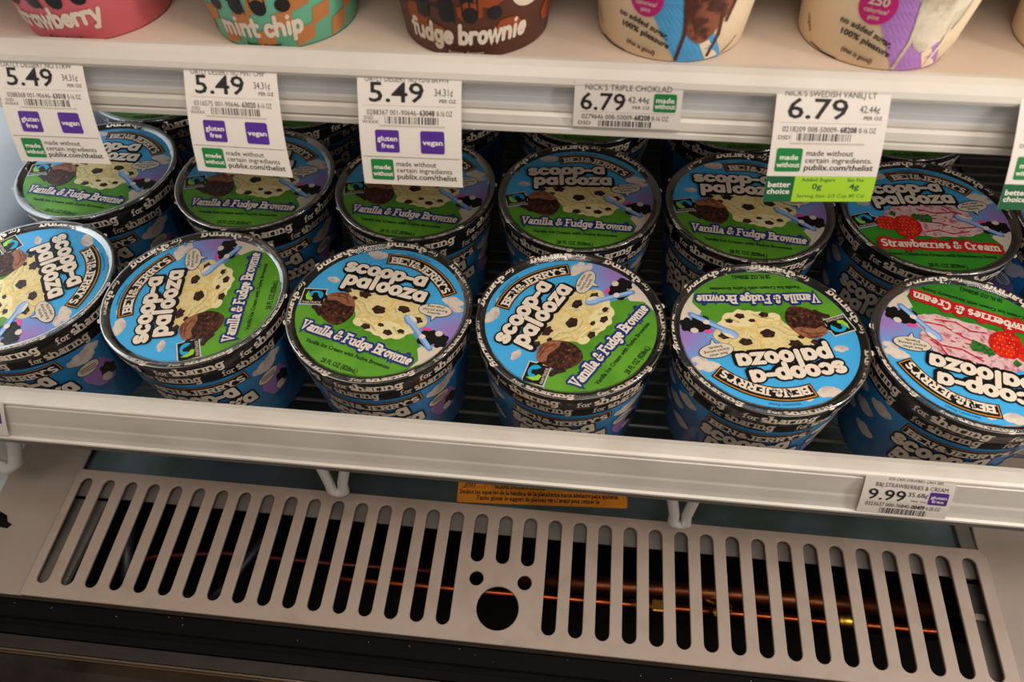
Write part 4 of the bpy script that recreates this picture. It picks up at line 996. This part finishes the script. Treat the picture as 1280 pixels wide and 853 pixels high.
def short2(A, W, L):
    A.sans("NICK'S TRIPLE CHOKLAD", at(W*.10, -L*.17), .0046, 'tag_grey_ink', 1, fit=W*.80)
    A.sans('6.79', at(W*.06, -L*.60), .0140, 'tag_ink', 1, bold=.012, fit=W*.42)
    A.sans('42.44¢', at(W*.50, -L*.42), .0050, 'tag_grey_ink', 1, fit=W*.20); A.sans('PER OZ', at(W*.55, -L*.56), .0026, 'tag_grey_ink', 1)
    badge(A, W*.74, -L*.21, W*.21, L*.40, 'tag_green', 'made', 'without', .0042)
    A.rect(.003, -L*.655, W-.003, -L*.645, 'tag_tab', 1)
    A.sans('0279646 008-50009-', at(W*.08, -L*.81), .0042, 'tag_grey_ink', 1, fit=W*.49); A.sans('68208', at(W*.575, -L*.81), .0044, 'tag_ink', 1, bold=.02, fit=W*.145)
    A.sans('8-16 OZ', at(W*.735, -L*.81), .0042, 'tag_grey_ink', 1, fit=W*.155)
    barcode(A, W*.24, W*.74, -L*.975, -L*.84, 4, 1); A.sans('DSD', at(W*.05, -L*.95), .0034, 'tag_grey_ink', 1)
def berry_tag(A, W, L):
    A.sans('ICE CRM STRWBRY CRM 28Z', at(W*.26, -L*.045), .0034, 'tag_grey_ink', 1, fit=W*.6)
    A.sans("B&J STRAWBERRIES & CREAM", at(W*.13, -L*.22), .0058, 'tag_grey_ink', 1, fit=W*.80)
    A.sans('9.99', at(W*.07, -L*.57), .0162, 'tag_ink', 1, bold=.012, fit=W*.42)
    A.sans('35.68¢', at(W*.51, -L*.42), .0068, 'tag_grey_ink', 1, fit=W*.22, bold=.005); A.sans('PER OZ', at(W*.56, -L*.56), .0028, 'tag_grey_ink', 1)
    badge(A, W*.745, -L*.25, W*.21, L*.34, 'tag_purple', 'gluten', 'free', .0044)
    A.rect(.003, -L*.615, W*.7, -L*.605, 'tag_tab', 1)
    A.sans('0323637 000-76840-', at(W*.07, -L*.76), .0064, 'tag_grey_ink', 1, fit=W*.51, bold=.005); A.sans('00409', at(W*.585, -L*.76), .0066, 'tag_ink', 1, bold=.025, fit=W*.15)
    A.sans('6-28 OZ', at(W*.75, -L*.76), .0062, 'tag_grey_ink', 1, fit=W*.16)
    barcode(A, W*.25, W*.77, -L*.975, -L*.80, 14, 1)
def px(x, y, Y):   # ray through a photo pixel, met with a vertical plane y = Y (used once, to read real positions)
    d = fwd+r2*((x-640)/F_PX)-u2*((y-426.5)/F_PX); t_ = Y/d[1]; return (d[0]*t_, Y, CAM_H+d[2]*t_)
YT_, YB_ = 0.3235, 0.3010
make_tag('hanging 5.49 price tag with purple squares, at the left frame edge', px(-8, 75, YT_), px(102, 79, YT_), px(27, 201, .297), px(139, 205.5, .297), .063, long_tag('OATLY DESSERT NO STRW', '0288368 001-90646-', '63018', 1))
make_tag('hanging 5.49 price tag with purple squares, below the mint and tan pint', px(229, 84, YT_), px(345, 88, YT_), px(248, 213.5, .297), px(366, 222, .297), .063, long_tag('OATLY DESSERT NO MNT CHIP', '0316575 001-90646-', '63020', 2))
make_tag('hanging 5.49 price tag with purple squares, below the brown pint', px(446, 92.5, YT_), px(577, 95.5, YT_), px(456, 229, YB_), px(578.5, 234.6, YB_), .063, long_tag('OATLY DESSERT NO FDG BRWN', '0288367 001-90646-', '63048', 3))
make_tag('short white 6.79 price tag with one green square, held flat in the upper rail', px(719, 101, .3225), px(855, 106, .3225), px(716, 157.5, .3215), px(849, 162.5, .3215), .0265, short2, 0.0002)
make_tag('hanging 6.79 price tag with a lime green strip along its bottom', px(972, 110, YT_), px(1115, 115.5, YT_), px(953, 252, .303), px(1087.5, 252, .303), .063, lime_tag)
make_tag('hanging tag cut off by the right frame edge, green strip below', px(1277, 122, YT_), px(1420, 127, YT_), px(1246.5, 261.6, .303), px(1381, 265, .303), .063, lime_tag)
make_tag('white 9.99 price tag with a purple square in the lower rail', px(1083, 594.6, .2118), px(1196, 606, .2118), px(1070, 639, .2072), px(1181, 649.5, .2072), .0400*1.0, berry_tag, 0.0008)
make_tag('white price tag cut off by the left frame edge, in the lower rail', px(-98, 496, .2118), px(4, 505, .2118), px(-92, 536, .2072), px(11, 545, .2072), .0400, berry_tag, 0.0008)
